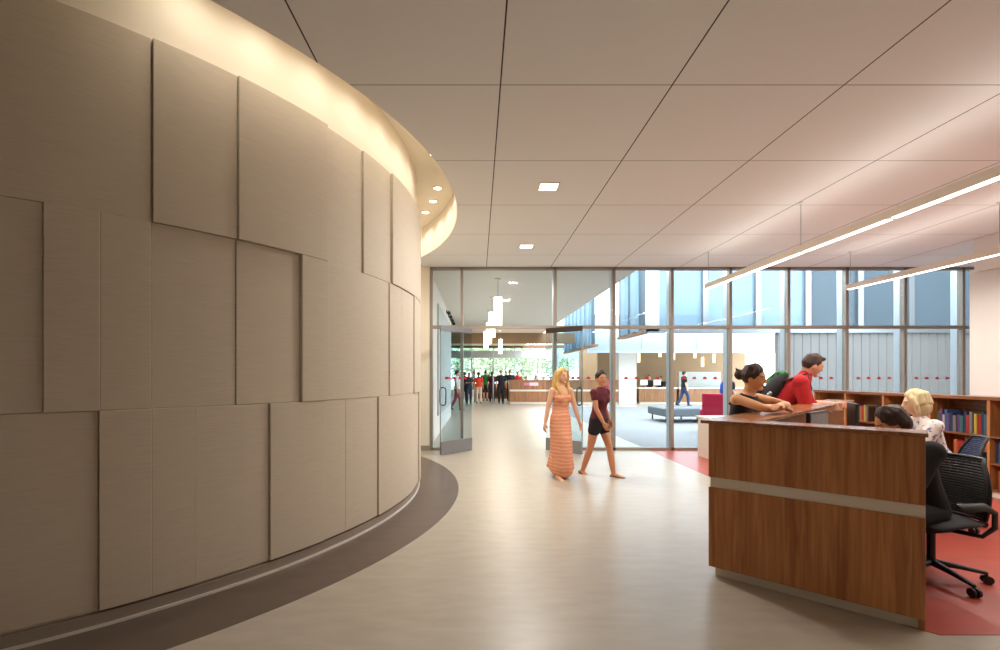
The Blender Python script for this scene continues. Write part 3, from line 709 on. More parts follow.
class Fig:
    """a person in local axes: faces +Y, right side +X, stands on z=0"""
    def __init__(s, h, lean=0, side=0, pel=.535, sex='f', head=(0, 0), arms=None, legs=None, curl=.4, vox=.0075, twist=0):
        s.k = k = h / 1.70; s.sex = sex; s.vox = vox
        s.X = V((math.cos(twist), math.sin(twist), 0)); a = math.radians(lean)
        f0 = V((-s.X.y, s.X.x, 0))
        s.t = (Z * math.cos(a) + f0 * math.sin(a) + s.X * side).normalized(); s.f = s.t.cross(s.X).normalized()
        s.pel = V((0, 0, pel * h))
        w = .17 if sex == 'f' else .195
        s.sh = {q: s.pel + s.t * .47 * k + s.X * q * w * k for q in (-1, 1)}
        s.hip = {q: s.pel - Z * .03 * k + V((q * .085 * k, 0, 0)) for q in (-1, 1)}
        s.nb = s.pel + s.t * .52 * k
        hp, hy = math.radians(head[0]), math.radians(head[1])    # pitch down, yaw to own left
        s.hu = (Z * math.cos(hp) + f0 * math.sin(hp)).normalized()
        fy = f0 * math.cos(hy) - s.X * math.sin(hy)
        s.hf = (fy * math.cos(hp) - Z * math.sin(hp)).normalized(); s.hr = s.hf.cross(s.hu).normalized(); s.hu = s.hr.cross(s.hf)
        ndir = (s.t * .7 + s.hu * .3).normalized()
        s.hc = s.nb + ndir * .066 * k + s.hu * .090 * k + s.hf * .012
        arms = arms or {}; legs = legs or {}
        s.el, s.wr, s.hand, s.kn, s.an, s.foot = {}, {}, {}, {}, {}, {}
        for q in (-1, 1):
            ua, fa, hd = arms.get(q, ((.05, .15, -1), (.2, .1, -1), None))
            ua = V((ua[1] * q, ua[0], ua[2])).normalized(); fa = V((fa[1] * q, fa[0], fa[2])).normalized()
            s.el[q] = s.sh[q] + ua * .275 * k; s.wr[q] = s.el[q] + fa * .245 * k
            s.hand[q] = (V((hd[1] * q, hd[0], hd[2])).normalized() if hd else fa)
            th, sn, ft = legs.get(q, ((0, 0.03, -1), (-.03, 0, -1), (1, .15, -.05)))
            th = V((th[1] * q, th[0], th[2])).normalized(); sn = V((sn[1] * q, sn[0], sn[2])).normalized(); ft = V((ft[1] * q, ft[0], ft[2])).normalized()
            s.kn[q] = s.hip[q] + th * .425 * k; s.an[q] = s.kn[q] + sn * .405 * k; s.foot[q] = ft
        s.curl = curl
    def torso_rings(s):
        k = s.k
        if s.sex == 'f': R = [(-.11, .10, .08), (-.04, .168, .115), (.04, .165, .112), (.13, .135, .095), (.20, .12, .085), (.29, .132, .092), (.37, .148, .098), (.44, .15, .085), (.49, .105, .066), (.53, .056, .052)]
        else: R = [(-.11, .10, .085), (-.04, .16, .115), (.04, .158, .115), (.13, .15, .108), (.20, .148, .105), (.29, .162, .112), (.37, .178, .118), (.44, .178, .10), (.49, .13, .075), (.53, .066, .06)]
        return [(d * k, a * k, b * k) for d, a, b in R]
    def torso(s, mb, d0=-.2, d1=.6, inf=0.0, bust=True):
        pts, rad = [], []
        for d, a, b in s.torso_rings():
            if d0 * s.k <= d <= d1 * s.k: pts.append(s.pel + s.t * d + s.f * (.012 * s.k if d > .2 else 0)); rad.append((a + inf, b + inf))
        mb.tube(pts, rad, side=s.X, n=20)
        if s.sex == 'f' and bust and d1 > .36:
            for q in (-1, 1): mb.ball(s.pel + s.t * .345 * s.k + s.f * .065 * s.k + s.X * q * .068 * s.k, (.058 * s.k + inf,) * 3, n=12)
    def seg(s, mb, a, b, r0, r1, rm=None, inf=0, upto=1.0, n=12):
        rm = rm or (r0 + r1) / 2; P, R = [], []
        for i in range(7):
            u = i / 6 * upto; P.append(a.lerp(b, u))
            r = r0 * (1 - u) ** 2 + 2 * rm * u * (1 - u) * 1.0 + r1 * u * u
            R.append(r * s.k + inf)
        mb.tube(P, R, side=s.X, n=n)
    def arm(s, mb, q, inf=0, upto=2.0):
        m = 1.0 if s.sex == 'f' else 1.2
        mb.ball(s.sh[q] - s.t * .012, .052 * m * s.k + inf, n=12)
        s.seg(mb, s.sh[q], s.el[q], .046 * m, .036 * m, .047 * m, inf, min(1, upto))
        if upto > 1: s.seg(mb, s.el[q], s.wr[q], .037 * m, .025 * m, .041 * m, inf, min(1, upto - 1))
    def leg(s, mb, q, inf=0, upto=2.0):
        s.seg(mb, s.hip[q], s.kn[q], .086, .052, .078, inf, min(1, upto), 14)
        if upto > 1: s.seg(mb, s.kn[q], s.an[q], .052, .034, .060, inf, min(1, upto - 1), 14)
    def feet(s, mb, q, inf=0):
        k = s.k; a = s.an[q]; d = s.foot[q]; dn = -(Z - d * d.z).normalized()
        heel = a - d * .035 * k + dn * .045 * k
        mb.tube([heel, a + d * .05 * k + dn * .035 * k, a + d * .12 * k + dn * .05 * k, a + d * .175 * k + dn * .058 * k], [(.032 * k + inf, .034 * k + inf), (.036 * k + inf, .036 * k + inf), (.043 * k + inf, .022 * k + inf), (.032 * k + inf, .014 * k + inf)], side=dn.cross(d), n=12)
        mb.tube([a, a + dn * .03 * k], [.036 * k + inf, .034 * k + inf], n=10)
    def shoe(s, mb, q, inf=.007):
        k = s.k; a = s.an[q]; d = s.foot[q]; dn = -(Z - d * d.z).normalized(); p = dn * .006
        mb.tube([a - d * .038 * k + dn * .05 * k + p, a + d * .05 * k + dn * .05 * k + p, a + d * .12 * k + dn * .056 * k + p, a + d * .178 * k + dn * .060 * k + p], [(.034 * k + inf, .026 * k + inf), (.037 * k + inf, .024 * k + inf), (.043 * k + inf, .018 * k + inf), (.032 * k + inf, .012 * k + inf)], side=dn.cross(d), n=12)
    def hand_mesh(s, mb, q):
        k = s.k; w = s.wr[q]; d = s.hand[q]
        pn = (-s.X * q); pn = pn - d * pn.dot(d)
        if pn.length < .25: pn = -Z - d * (-Z).dot(d)
        pn.normalize(); sd = d.cross(pn).normalized()
        if sd.dot(s.f) < 0: sd = -sd           # thumb side points forward
        mb.tube([w - d * .01, w + d * .03 * k, w + d * .085 * k], [(.024 * k, .019 * k), (.036 * k, .017 * k), (.038 * k, .014 * k)], side=sd, n=12)
        c = s.curl
        for i, L in enumerate((.068, .078, .072, .056)):
            b0 = w + d * .082 * k + sd * (.028 - .019 * i) * k
            d1 = (d + pn * c).normalized(); d2 = (d + pn * c * 2.4).normalized()
            mb.tube([b0, b0 + d1 * L * .5 * k, b0 + d1 * L * .5 * k + d2 * L * .5 * k], [.0095 * k, .0088 * k, .0075 * k], side=sd, n=8)
        b0 = w + d * .02 * k + sd * .028 * k
        d1 = (d * .75 + sd * .6 + pn * .3).normalized(); d2 = (d + pn * .35).normalized()
        mb.tube([b0, b0 + d1 * .04 * k, b0 + d1 * .04 * k + d2 * .03 * k], [.0125 * k, .0105 * k, .0085 * k], side=pn, n=8)
    def HP(s, x, y, z): return s.hc + (s.hr * x + s.hf * y + s.hu * z) * s.k
    def head_mesh(s, mb):
        k = s.k; ax = (s.hr, s.hf, s.hu)
        mb.tube([s.nb - s.t * .05 * k, s.nb + (s.hc - s.nb) * .75], [(.056 * k, .055 * k), (.05 * k, .052 * k)], side=s.hr, n=14)
        b = MB(); b.ball((0, 0, 0), 1.0, n=28)
        for p in b.v:
            x, y, z = p.x, p.y, p.z
            jaw = max(0, -z - .15)
            q = V((x * .074 * (1 - .30 * jaw), y * (.094 - .012 * jaw) + jaw * .012 * (1 if y > 0 else .2), z * .115))
            if y > .5 and abs(z) < .3: q.y -= .006 * math.exp(-((abs(x) - .42) / .16) ** 2) * math.exp(-((z - .1) / .14) ** 2)   # sockets
            p.xyz = s.HP(q.x, q.y, q.z)
        mb.v, off = mb.v + b.v, len(mb.v); mb.f += [[i + off for i in f] for f in b.f]; mb.m += b.m
        mb.tube([s.HP(0, .090, .022), s.HP(0, .100, .002), s.HP(0, .105, -.018)], [.007 * k, .009 * k, .012 * k], side=s.hr, n=10)
        mb.tube([s.HP(-.018, .082, -.047), s.HP(0, .092, -.047), s.HP(.018, .082, -.047)], [.006 * k, .010 * k, .006 * k], side=s.hf, n=8)
        mb.ball(s.HP(0, .076, -.086), .024 * k, n=10)
        for q in (-1, 1):
            mb.ball(s.HP(q * .075, -.008, -.006), (.010 * k, .020 * k, .032 * k), ax, 10)
            mb.tube([s.HP(q * .014, .089, .030), s.HP(q * .034, .084, .033), s.HP(q * .05, .070, .028)], [.004 * k, .005 * k, .003 * k], side=s.hf, n=8)
    def body(s, root, skin, bare_feet=True):
        mb = MB(); s.torso(mb); s.head_mesh(mb)
        for q in (-1, 1): s.arm(mb, q); s.hand_mesh(mb, q); s.leg(mb, q); s.feet(mb, q)
        def paint(c):
            r = c - s.hc; x, y, z = r.dot(s.hr) / s.k, r.dot(s.hf) / s.k, r.dot(s.hu) / s.k
            if y > .07 and abs(x) < .023 and -.057 < z < -.040: return 1
            if y > .06 and .012 < abs(x) < .05 and .027 < z < .037: return 2
            return 0
        o = mb.build('body', skin, root, remesh=s.vox, iters=3, paint=paint)
        if s.vox < .01:
            for q in (-1, 1):
                e = MB(); e.ball(s.HP(q * .031, .0765, .012), .0118 * s.k, (s.hr, s.hf, s.hu), 12); eo = e.build('eye', EYEM, root, smooth=True)
                e = MB(); e.ball(s.HP(q * .031, .0845, .012), .0058 * s.k, (s.hr, s.hf, s.hu), 10); e.build('iris', IRIS, eo, smooth=True)
        return o
    def cap(s, mb, grow=1.0):
        mb.ball(s.HP(0, -.020, .026), tuple(x * s.k * grow for x in (.084, .096, .104)), (s.hr, s.hf, s.hu), 22)
    def strands(s, mb, z_end=-.02, n=26, r=.011, back=1.0, front=.085, grow=1.02):
        rnd = random.Random(3)
        for i in range(n):
            a = 2 * PI * i / n; fr = max(0, math.sin(a)); ze = z_end * (1 - fr) + front * fr; g = grow * rnd.uniform(.96, 1.05)
            pts = []
            for u in (0, .35, .7, 1):
                ph = u * math.acos(max(-1, min(1, (ze + rnd.uniform(-.008, .008) - .026) / .108)))
                pts.append(s.HP(.086 * g * math.sin(ph) * math.cos(a), -.020 + .098 * g * math.sin(ph) * math.sin(a), .026 + .107 * g * math.cos(ph)))
            mb.tube(pts, [r, r * 1.15, r, r * .25], n=6)
    def garment(s, root, name, m, parts, vox=None, iters=4):
        mb = MB(); parts(mb); return mb.build(name, m, root, remesh=vox or max(.010, s.vox), iters=iters)

def place(root, x, y, face, z=0.0):
    """face: world direction the figure looks along"""
    root.location = (x, y, z); root.rotation_euler = (0, 0, math.atan2(face[1], face[0]) - PI / 2)

def cloth(name, c, **k): return mat(name, c, 0.85, var=.08, vscale=(40, 40, 40), **k)
HAIR = dict(blonde=mat('blonde_hair', (206, 164, 96), 0.5, var=.25, vscale=(60, 60, 6)), dark=mat('dark_brown_hair', (56, 32, 22), 0.6, var=.45, vscale=(60, 60, 8)),
            ash=mat('ash_blonde_hair', (206, 182, 138), 0.55, var=.2, vscale=(60, 60, 8)), black=mat('black_hair', (24, 18, 16), 0.45), brown=mat('brown_hair', (88, 56, 34), 0.5))

# --- blonde woman in the peach maxi dress, walking towards the camera
r = thing('person', 'long-haired blonde woman in a peach strapless maxi dress walking in from the glass doors', 'person')
f = Fig(1.58, lean=3, head=(2, 2), arms={1: ((-.12, .22, -1), (-.02, .20, -1), None), -1: ((.10, .26, -1), (.22, .22, -1), None)},
        legs={1: ((.13, .01, -1), (.0, .01, -1), (1, .1, -.05)), -1: ((-.10, .01, -1), (-.30, .01, -1), (1, .1, -.35))})
f.body(r, SK['fair'])
def dress(mb):
    k = f.k
    f.torso(mb, -.2, .40, .012)
    mb.tube([f.pel + Z * .08, f.pel - Z * .08, f.pel - Z * .28 + V((0, .02, 0)), f.pel - Z * .50 + V((0, .02, 0)), f.pel - Z * .63, f.pel - Z * .70 - V((.02, .03, 0))],
            [(.15, .12), (.165, .14), (.145, .18), (.138, .20), (.15, .22), (.165, .235)], side=(1, 0, 0), n=26)
    for i in range(9):   # folds
        a = 2 * PI * i / 9; c0 = f.pel
        mb.tube([c0 + V((.14 * math.cos(a), .11 * math.sin(a), -.12)), c0 + V((.135 * math.cos(a), .165 * math.sin(a) + .02, -.48)), c0 + V((.16 * math.cos(a + .1) - .02, .22 * math.sin(a + .1) - .03, -.695))], [.016, .02, .024], n=8)
dm = stripes('peach_striped_knit', (222, 146, 110), (232, 174, 142), 120)
f.garment(r, 'maxi_dress', dm, dress)
def lh(mb):
    f.cap(mb, 1.03)
    for q in (-1, 1):
        mb.tube([f.HP(q * .055, .03, .09), f.HP(q * .086, .01, .02), f.HP(q * .092, -.005, -.10), f.HP(q * .085, .055, -.22), f.HP(q * .07, .085, -.32)], [(.03, .03), (.03, .045), (.034, .05), (.036, .035), (.018, .015)], side=f.hf, n=10)
        mb.tube([f.HP(q * .03, -.09, .05), f.HP(q * .045, -.11, -.10), f.HP(q * .05, -.12, -.25), f.HP(q * .04, -.11, -.38)], [(.05, .04), (.055, .04), (.055, .035), (.03, .02)], side=f.hr, n=10)
f.garment(r, 'hair', HAIR['blonde'], lambda mb: (lh(mb), f.strands(mb, -.08, n=26, r=.013, grow=1.04)), vox=.006)
for q in (-1, 1):
    mb = MB(); k = f.k; a = f.an[q]; d_ = f.foot[q]; dn = -(Z - d_ * d_.z).normalized()
    mb.tube([a - d_ * .05 + dn * .088, a + d_ * .06 + dn * .085, a + d_ * .19 + dn * .078], [(.035, .008), (.036, .008), (.04, .007)], side=dn.cross(d_), n=12)
    mb.tube([a + d_ * .09 + dn * .075 + V((-.045, 0, 0)), a + d_ * .09 + dn * .03, a + d_ * .09 + dn * .075 + V((.045, 0, 0))], [(.014, .006)] * 3, side=d_, n=8)
    mb.build('sandal', cloth('brown_sandal', (96, 60, 42)), r, smooth=True)
place(r, 1.20, 6.88, (.45, -.89))

# --- woman in maroon tee and black shorts, striding right
r = thing('person', 'woman with tied-up dark hair in maroon tee and black shorts striding across the lobby', 'person')
f = Fig(1.57, lean=4, head=(4, -28), arms={1: ((.22, .10, -1), (.45, -.25, -1), None), -1: ((-.25, .2, -1), (.35, .1, -1), None)},
        legs={-1: ((.36, .02, -1), (.18, 0, -1), (1, .1, .05)), 1: ((-.22, .02, -1), (-.40, 0, -1), (1, .1, -.35))}, pel=.52)
f.body(r, SK['tan'])
f.garment(r, 't_shirt', cloth('maroon_cotton', (84, 18, 30)), lambda mb: (f.torso(mb, -.06, .50, .013), f.arm(mb, 1, .012, .42), f.arm(mb, -1, .012, .42)))
f.garment(r, 'shorts', cloth('black_denim', (22, 20, 26)), lambda mb: (f.torso(mb, -.2, .06, .016, False), f.leg(mb, 1, .016, .36), f.leg(mb, -1, .016, .36)))
f.garment(r, 'hair', HAIR['black'], lambda mb: (f.cap(mb, .98), f.strands(mb, -.01), mb.ball(f.HP(0, -.125, .03), .04, n=12)), vox=.006)
for q in (-1, 1): f.garment(r, 'shoe', cloth('taupe_flat_shoe', (92, 66, 54)), lambda mb: f.shoe(mb, q), vox=.007)
place(r, 1.80, 7.05, (.66, -.75))
bagr = thing('shoulder_bag', 'bright pink bag slung over the shoulder of the woman in the maroon tee', 'bag', (0, 0, 0))
MB().tube([(0, 0, .03), (0, 0, .1), (0, 0, .2)], [(.09, .05), (.09, .05), (.055, .03)], side=(1, 0, 0), n=16).build('bag_body', cloth('pink_canvas', (226, 84, 150)), bagr, smooth=True)
MB().tube([(-.06, 0, .2), (-.05, .0, .30), (0, .0, .335), (.05, .0, .30), (.06, 0, .2)], [(.016, .006)] * 5, side=(0, 1, 0), n=8).build('strap', bpy.data.materials['pink_canvas'], bagr, smooth=True)
bagr.location = (1.93, 7.20, 1.12); bagr.rotation_euler = (0, 0, -.4)

# --- woman leaning on the counter
r = thing('person', 'woman with dark bun and black tank top leaning on folded arms at the counter', 'person')
f = Fig(1.63, lean=17, pel=.52, head=(14, 16), arms={1: ((.9, .06, -.26), (.10, -1.0, -.02), (.05, -1, -.02)), -1: ((.95, .06, -.22), (.28, -1.0, .06), (.1, -1, -.02))},
        legs={q: ((.06, .03, -1), (-.10, 0, -1), (1, .1, -.02)) for q in (-1, 1)})
f.body(r, SK['warm'])
def tank(mb):
    f.torso(mb, -.10, .45, .013)
    for q in (-1, 1): mb.tube([f.pel + f.t * .38 * f.k + f.X * q * .085 + f.f * .09, f.pel + f.t * .50 * f.k + f.X * q * .085 + f.f * .02, f.pel + f.t * .38 * f.k + f.X * q * .085 - f.f * .09], [(.026, .014)] * 3, side=f.X, n=8)
f.garment(r, 'tank_top', cloth('black_jersey', (20, 18, 20)), tank)
f.garment(r, 'trousers', cloth('charcoal_trousers', (40, 38, 42)), lambda mb: (f.torso(mb, -.2, .06, .014, False), f.leg(mb, 1, .014, 1.9), f.leg(mb, -1, .014, 1.9)))
f.garment(r, 'hair', HAIR['dark'], lambda mb: (f.cap(mb, 1.0), f.strands(mb, -.05, n=34, r=.008, grow=1.0), mb.ball(f.HP(0, -.128, .0), (.048, .045, .05), n=12), mb.tube([f.HP(.0, -.13, .03), f.HP(.02, -.165, .05)], [.02, .01], n=6)), vox=.006)
for q in (-1, 1): f.garment(r, 'shoe', M['black'], lambda mb: f.feet(mb, q, .008))
place(r, 2.42, 4.48, (.50, -.87))

# --- man in the red shirt bending over the counter
r = thing('person', 'man in a rolled-sleeve red shirt bending over the far end of the counter', 'person')
f = Fig(1.88, lean=34, pel=.525, sex='m', head=(24, 20), arms={1: ((.12, .05, -1), (1.0, -.75, -.02), (1, -.6, -.03)), -1: ((.35, .10, -.95), (1.0, .30, -.02), (1, .1, -.03))},
        legs={q: ((.06, .05, -1), (-.10, 0, -1), (1, .1, -.02)) for q in (-1, 1)}, curl=.25)
f.body(r, SK['pink'])
f.garment(r, 'shirt', cloth('red_cotton', (176, 22, 26)), lambda mb: (f.torso(mb, -.10, .51, .018), f.arm(mb, 1, .020, 1.12), f.arm(mb, -1, .020, 1.12), mb.tube([f.nb - f.t * .02, f.nb + (f.hc - f.nb) * .28], [.068 * f.k, .066 * f.k], n=16)))
f.garment(r, 'trousers', cloth('dark_denim', (36, 42, 58)), lambda mb: (f.torso(mb, -.2, .06, .016, False), f.leg(mb, 1, .018, 1.92), f.leg(mb, -1, .018, 1.92)))
f.garment(r, 'hair', HAIR['dark'], lambda mb: (f.cap(mb, .96), f.strands(mb, -.06, n=34, front=.09, r=.006, grow=.97), mb.ball(f.HP(0, .045, .095), (.055, .045, .03), n=12)), vox=.006)
for q in (-1, 1): f.garment(r, 'shoe', M['black'], lambda mb: f.feet(mb, q, .010))
fm = f; mx, my, mf = 3.68, 5.90, (.86, -.52)
place(r, mx, my, mf)
bp_ = thing('backpack', 'dark grey backpack with a bottle pocket worn by the red-shirted man', 'backpack', (0, 0, 0))
T, Fd = fm.t, fm.f; c0 = fm.pel - Fd * .18 + T * .035
mb = MB(); mb.tube([c0 - T * .02, c0 + T * .12, c0 + T * .34, c0 + T * .46], [(.14, .07), (.165, .10), (.15, .095), (.10, .05)], side=(1, 0, 0), n=20); mb.build('pack_body', cloth('charcoal_nylon', (38, 36, 38)), bp_, smooth=True)
mb = MB(); mb.tube([c0 - Fd * .10 + T * .03, c0 - Fd * .12 + T * .2], [(.12, .04), (.11, .035)], side=(1, 0, 0), n=16); mb.build('front_pocket', bpy.data.materials['charcoal_nylon'], bp_, smooth=True)
mb = MB(); mb.tube([c0 + T * .30 - Fd * .08 - fm.X * .06, c0 + T * .42 - Fd * .05, c0 + T * .47 - Fd * .01 + fm.X * .06], [.05, .055, .04], n=12); mb.build('stuffed_jacket', floral('green_patterned_cloth', (24, 60, 34), (70, 150, 80), 30, .5), bp_, smooth=True)
for q in (-1, 1):
    mb = MB(); mb.tube([fm.pel - Fd * .15 + T * .42 * 1 + fm.X * q * .11, fm.sh[q] + T * .115 - fm.X * q * .055, fm.sh[q] + Fd * .135 - fm.X * q * .05 - T * .02, fm.pel + T * .24 + Fd * .15 + fm.X * q * .14, fm.pel + T * .10 - Fd * .13 + fm.X * q * .18], [(.026, .008)] * 5, side=fm.X, n=8); mb.build('strap', bpy.data.materials['charcoal_nylon'], bp_, smooth=True)
place(bp_, mx, my, mf)
bt = thing('drink_bottle', 'small metal-topped drink bottle in the side pocket of the backpack', 'bottle', (0, 0, 0))
c1 = c0 + fm.X * .19 - T * .0
mb = MB(); mb.tube([c1 - T * .02, c1 + T * .12, c1 + T * .15], [.034, .034, .024], n=14); mb.build('bottle_body', cloth('rust_bottle', (150, 60, 40)), bt, smooth=True)
mb = MB(); mb.tube([c1 + T * .15, c1 + T * .19], [.027, .025], n=14); mb.build('bottle_cap', M['steel'], bt, smooth=True)
place(bt, mx, my, mf)

# --- seated dark-haired person (front chair)
seat_legs = {q: ((1, .12, -.10), (.02, 0, -1), (1, .1, -.02)) for q in (-1, 1)}
r = thing('person', 'dark-haired person in black seated behind the near counter with only the head showing above it', 'person')
f = Fig(1.66, lean=17, pel=.318, sex='m', head=(30, -34), arms={1: ((.55, .05, -1), (1, -.1, -.12), None), -1: ((.55, .05, -1), (1, -.1, -.12), None)}, legs=seat_legs)
f.body(r, SK['tan'])
f.garment(r, 'sweater', cloth('black_wool', (18, 16, 18)), lambda mb: (f.torso(mb, -.10, .51, .016), f.arm(mb, 1, .018, 1.95), f.arm(mb, -1, .018, 1.95)))
f.garment(r, 'trousers', cloth('black_trousers', (24, 22, 26)), lambda mb: (f.torso(mb, -.2, .06, .014, False), f.leg(mb, 1, .016, 1.92), f.leg(mb, -1, .016, 1.92)))
f.garment(r, 'hair', HAIR['dark'], lambda mb: (f.cap(mb, .98), f.strands(mb, -.07, n=34, r=.008, grow=.99), mb.ball(f.HP(0, -.05, -.02), (.08 * f.k, .07 * f.k, .085 * f.k), (f.hr, f.hf, f.hu), 14)), vox=.006)
for q in (-1, 1): f.garment(r, 'shoe', M['black'], lambda mb: f.feet(mb, q, .010))
place(r, 3.265, 3.47, (-1, -.06))

# --- seated blonde woman in floral blouse
r = thing('person', 'woman with a blonde bob and white floral blouse seated by the bookcase, facing left', 'person')
f = Fig(1.71, lean=20, pel=.325, head=(8, -16), arms={1: ((.5, .06, -1), (1, -.1, -.1), None), -1: ((.5, .06, -1), (1, -.1, -.1), None)}, legs=seat_legs)
f.body(r, SK['fair'])
f.garment(r, 'blouse', floral('floral_cotton', (226, 214, 206), (120, 116, 150), 26, .57), lambda mb: (f.torso(mb, -.02, .51, .018), f.arm(mb, 1, .02, 1.5), f.arm(mb, -1, .02, 1.5)))
f.garment(r, 'skirt', cloth('navy_cotton', (44, 54, 110)), lambda mb: (f.torso(mb, -.2, .06, .020, False), f.leg(mb, 1, .03, 1.3), f.leg(mb, -1, .03, 1.3)))
def bob(mb):
    f.cap(mb, 1.04); f.strands(mb, -.06, n=30, r=.014, grow=1.08); mb.ball(f.HP(0, -.05, -.03), (.095 * f.k, .075 * f.k, .095 * f.k), (f.hr, f.hf, f.hu), 16)
    for q in (-1, 1): mb.tube([f.HP(q * .07, .03, .07), f.HP(q * .09, .015, 0), f.HP(q * .085, .01, -.085)], [(.024, .03), (.022, .045), (.02, .04)], side=f.hf, n=10)
f.garment(r, 'hair', HAIR['ash'], bob, vox=.006)
for q in (-1, 1): f.garment(r, 'shoe', M['black'], lambda mb: f.feet(mb, q, .010))
place(r, 4.66, 4.74, (-.97, .24))

# --- people far off beyond the glass
walk = {1: ((.40, .02, -1), (.05, 0, -1), (1, .1, 0)), -1: ((-.22, .02, -1), (-.55, 0, -1), (1, .1, -.4))}
stand = None
reach = {1: ((.5, .1, -1), (1, -.3, .1), None), -1: ((.5, .1, -1), (1, -.3, .1), None)}
desk_ = {1: ((.4, .1, -1), (1, -.1, 0), None), -1: ((.4, .1, -1), (1, -.1, 0), None)}
def far_person(px, y, face, lab, top, bottom, hair, sex='m', h=1.75, legs=None, arms=None, shorts=False, skin='fair', lean=0, seated=False, bun=False, z=0.0, head=(5, 0)):
    r = thing('person', lab, 'person')
    f = Fig(h, lean=lean, sex=sex, legs=legs, arms=arms, vox=.016, pel=.315 if seated else (.52 if legs else .535), head=head)
    f.body(r, SK[skin])
    f.garment(r, 'shirt', cloth('far_shirt', top), lambda mb: (f.torso(mb, -.08, .51, .02), f.arm(mb, 1, .02, .7), f.arm(mb, -1, .02, .7)), vox=.018)
    up = .9 if shorts else 1.9
    f.garment(r, 'shorts' if shorts else 'trousers', cloth('far_trousers', bottom), lambda mb: (f.torso(mb, -.2, .06, .02, False), f.leg(mb, 1, .02, up), f.leg(mb, -1, .02, up)), vox=.018)
    f.garment(r, 'hair', HAIR[hair], lambda mb: (f.cap(mb, 1.04),) if not bun else (f.cap(mb, 1.05), mb.tube([f.HP(0, -.09, 0), f.HP(0, -.1, -.2)], [.06, .04], n=8)), vox=.016)
    for q in (-1, 1): f.garment(r, 'shoe', M['black'], lambda mb: f.feet(mb, q, .012), vox=.016)
    place(r, (px - CX0) / F * y, y, face, z); return r, f
far_person(457, 20.8, (1, -.15), 'man in white tee and rose-pink trousers walking behind the open left door', (226, 218, 212), (176, 84, 90), 'brown', legs=walk)
far_person(464.5, 27.5, (.2, 1), 'dark-topped person half hidden behind the woman carrying a red folder', (50, 40, 48), (50, 44, 50), 'dark', h=1.72)
far_person(469, 25.3, (.3, -1), 'woman in navy holding a red folder in front of her near the passage end', (44, 46, 66), (52, 56, 76), 'dark', 'f', 1.66, arms=reach, bun=True)
far_person(478.7, 25.6, (.1, 1), 'woman in an orange-red top and pale trousers seen from behind', (232, 72, 40), (222, 196, 172), 'dark', 'f', 1.68, bun=True)
far_person(485.5, 28.5, (.2, 1), 'person in a green shirt and dark shorts standing by the low bookcase', (52, 130, 58), (60, 46, 44), 'dark', shorts=True, h=1.82)
far_person(492.0, 27.4, (0, 1), 'person in burgundy standing behind the security gate post', (84, 34, 44), (56, 40, 44), 'dark', h=1.72)
far_person(501.0, 25.4, (.15, -1), 'person dressed all in black standing at the left end of the far desk', (26, 24, 28), (30, 28, 32), 'brown', h=1.78)
far_person(509.8, 28.0, (.2, -1), 'person in black behind the left end of the far oak desk', (34, 34, 42), (40, 40, 44), 'black', h=1.82)
far_person(517.5, 29.0, (.2, -1), 'person in a dark jacket and red top behind the far oak desk', (176, 36, 44), (40, 40, 44), 'black', h=1.74)
for px, c, lab in ((526, (60, 60, 70), 'first seated head left of the pink sign showing above the far desk'), (536, (50, 46, 56), 'seated person whose dark hair shows above the pink desk sign'),
                   (543.5, (70, 60, 60), 'seated person whose dark hair shows just right of the pink desk sign'), (551.5, (176, 40, 52), 'seated person in red above the far desk near the blonde walker')):
    far_person(px, 27.2, (0, -1), lab, c, (40, 40, 44), 'dark', 'f', 1.86, legs=seat_legs, arms=desk_, seated=True)
far_person(684, 23.6, (1, -.1), 'person in black tee and blue jeans walking right beyond the grey bench', (24, 24, 28), (40, 60, 98), 'black', legs=walk)
far_person(649.0, 27.2, (-.3, -1), 'staff member in black behind the desk section right of the white pillar', (22, 22, 24), (30, 30, 34), 'black', h=1.95, lean=6, seated=True, legs=seat_legs, arms=desk_)
far_person(662.5, 27.3, (-.8, -.6), 'staff member in black bending forward over the far desk section', (26, 26, 32), (30, 30, 34), 'black', h=1.9, lean=16, seated=True, legs=seat_legs, arms=desk_)
rr, ff = far_person(729.5, 16.2, (1, .1), 'person in dark clothes wearing a blue backpack beyond the glass', (40, 40, 48), (40, 40, 48), 'ash', h=1.52)
t = thing('backpack', 'blue backpack on the person beyond the glass behind the leaning woman', 'backpack', (0, 0, 0))
MB().tube([(0, -.2, .85), (0, -.22, .95), (0, -.2, 1.2), (0, -.16, 1.3)], [(.12, .07), (.15, .11), (.14, .1), (.08, .05)], side=(1, 0, 0), n=16).build('pack_body', cloth('blue_nylon', (40, 70, 160)), t, smooth=True)
for s in (-1, 1): MB().tube([(s * .09, -.12, 1.24), (s * .10, .02, 1.30), (s * .10, .13, 1.15), (s * .13, .10, .95), (s * .14, -.12, .9)], [(.02, .008)] * 5, n=6).build('strap', bpy.data.materials['blue_nylon'], t, smooth=True)
t.location = rr.location; t.rotation_euler = rr.rotation_euler
for px, yy, lab in ((642.5, 26.0, 'pale-screened monitor on the far desk section right of the white pillar'), (655.5, 26.0, 'small pale-screened monitor between the two staff in black')):
    t = thing('computer_monitor', lab, 'monitor', (0, 0, 0)); x = (px - CX0) / F * yy
    MB().box(-.1, .1, -.08, .08, 0, .02).build('stand_base', M['black'], t); MB().box(-.02, .02, -.02, .02, .02, .3).build('stand_neck', M['black'], t)
    MB().box(-.2, .2, -.05, -.02, .12, .42).build('casing', M['lacquer'], t, bevel=.006)
    t.location = (x, 25.8, .86)

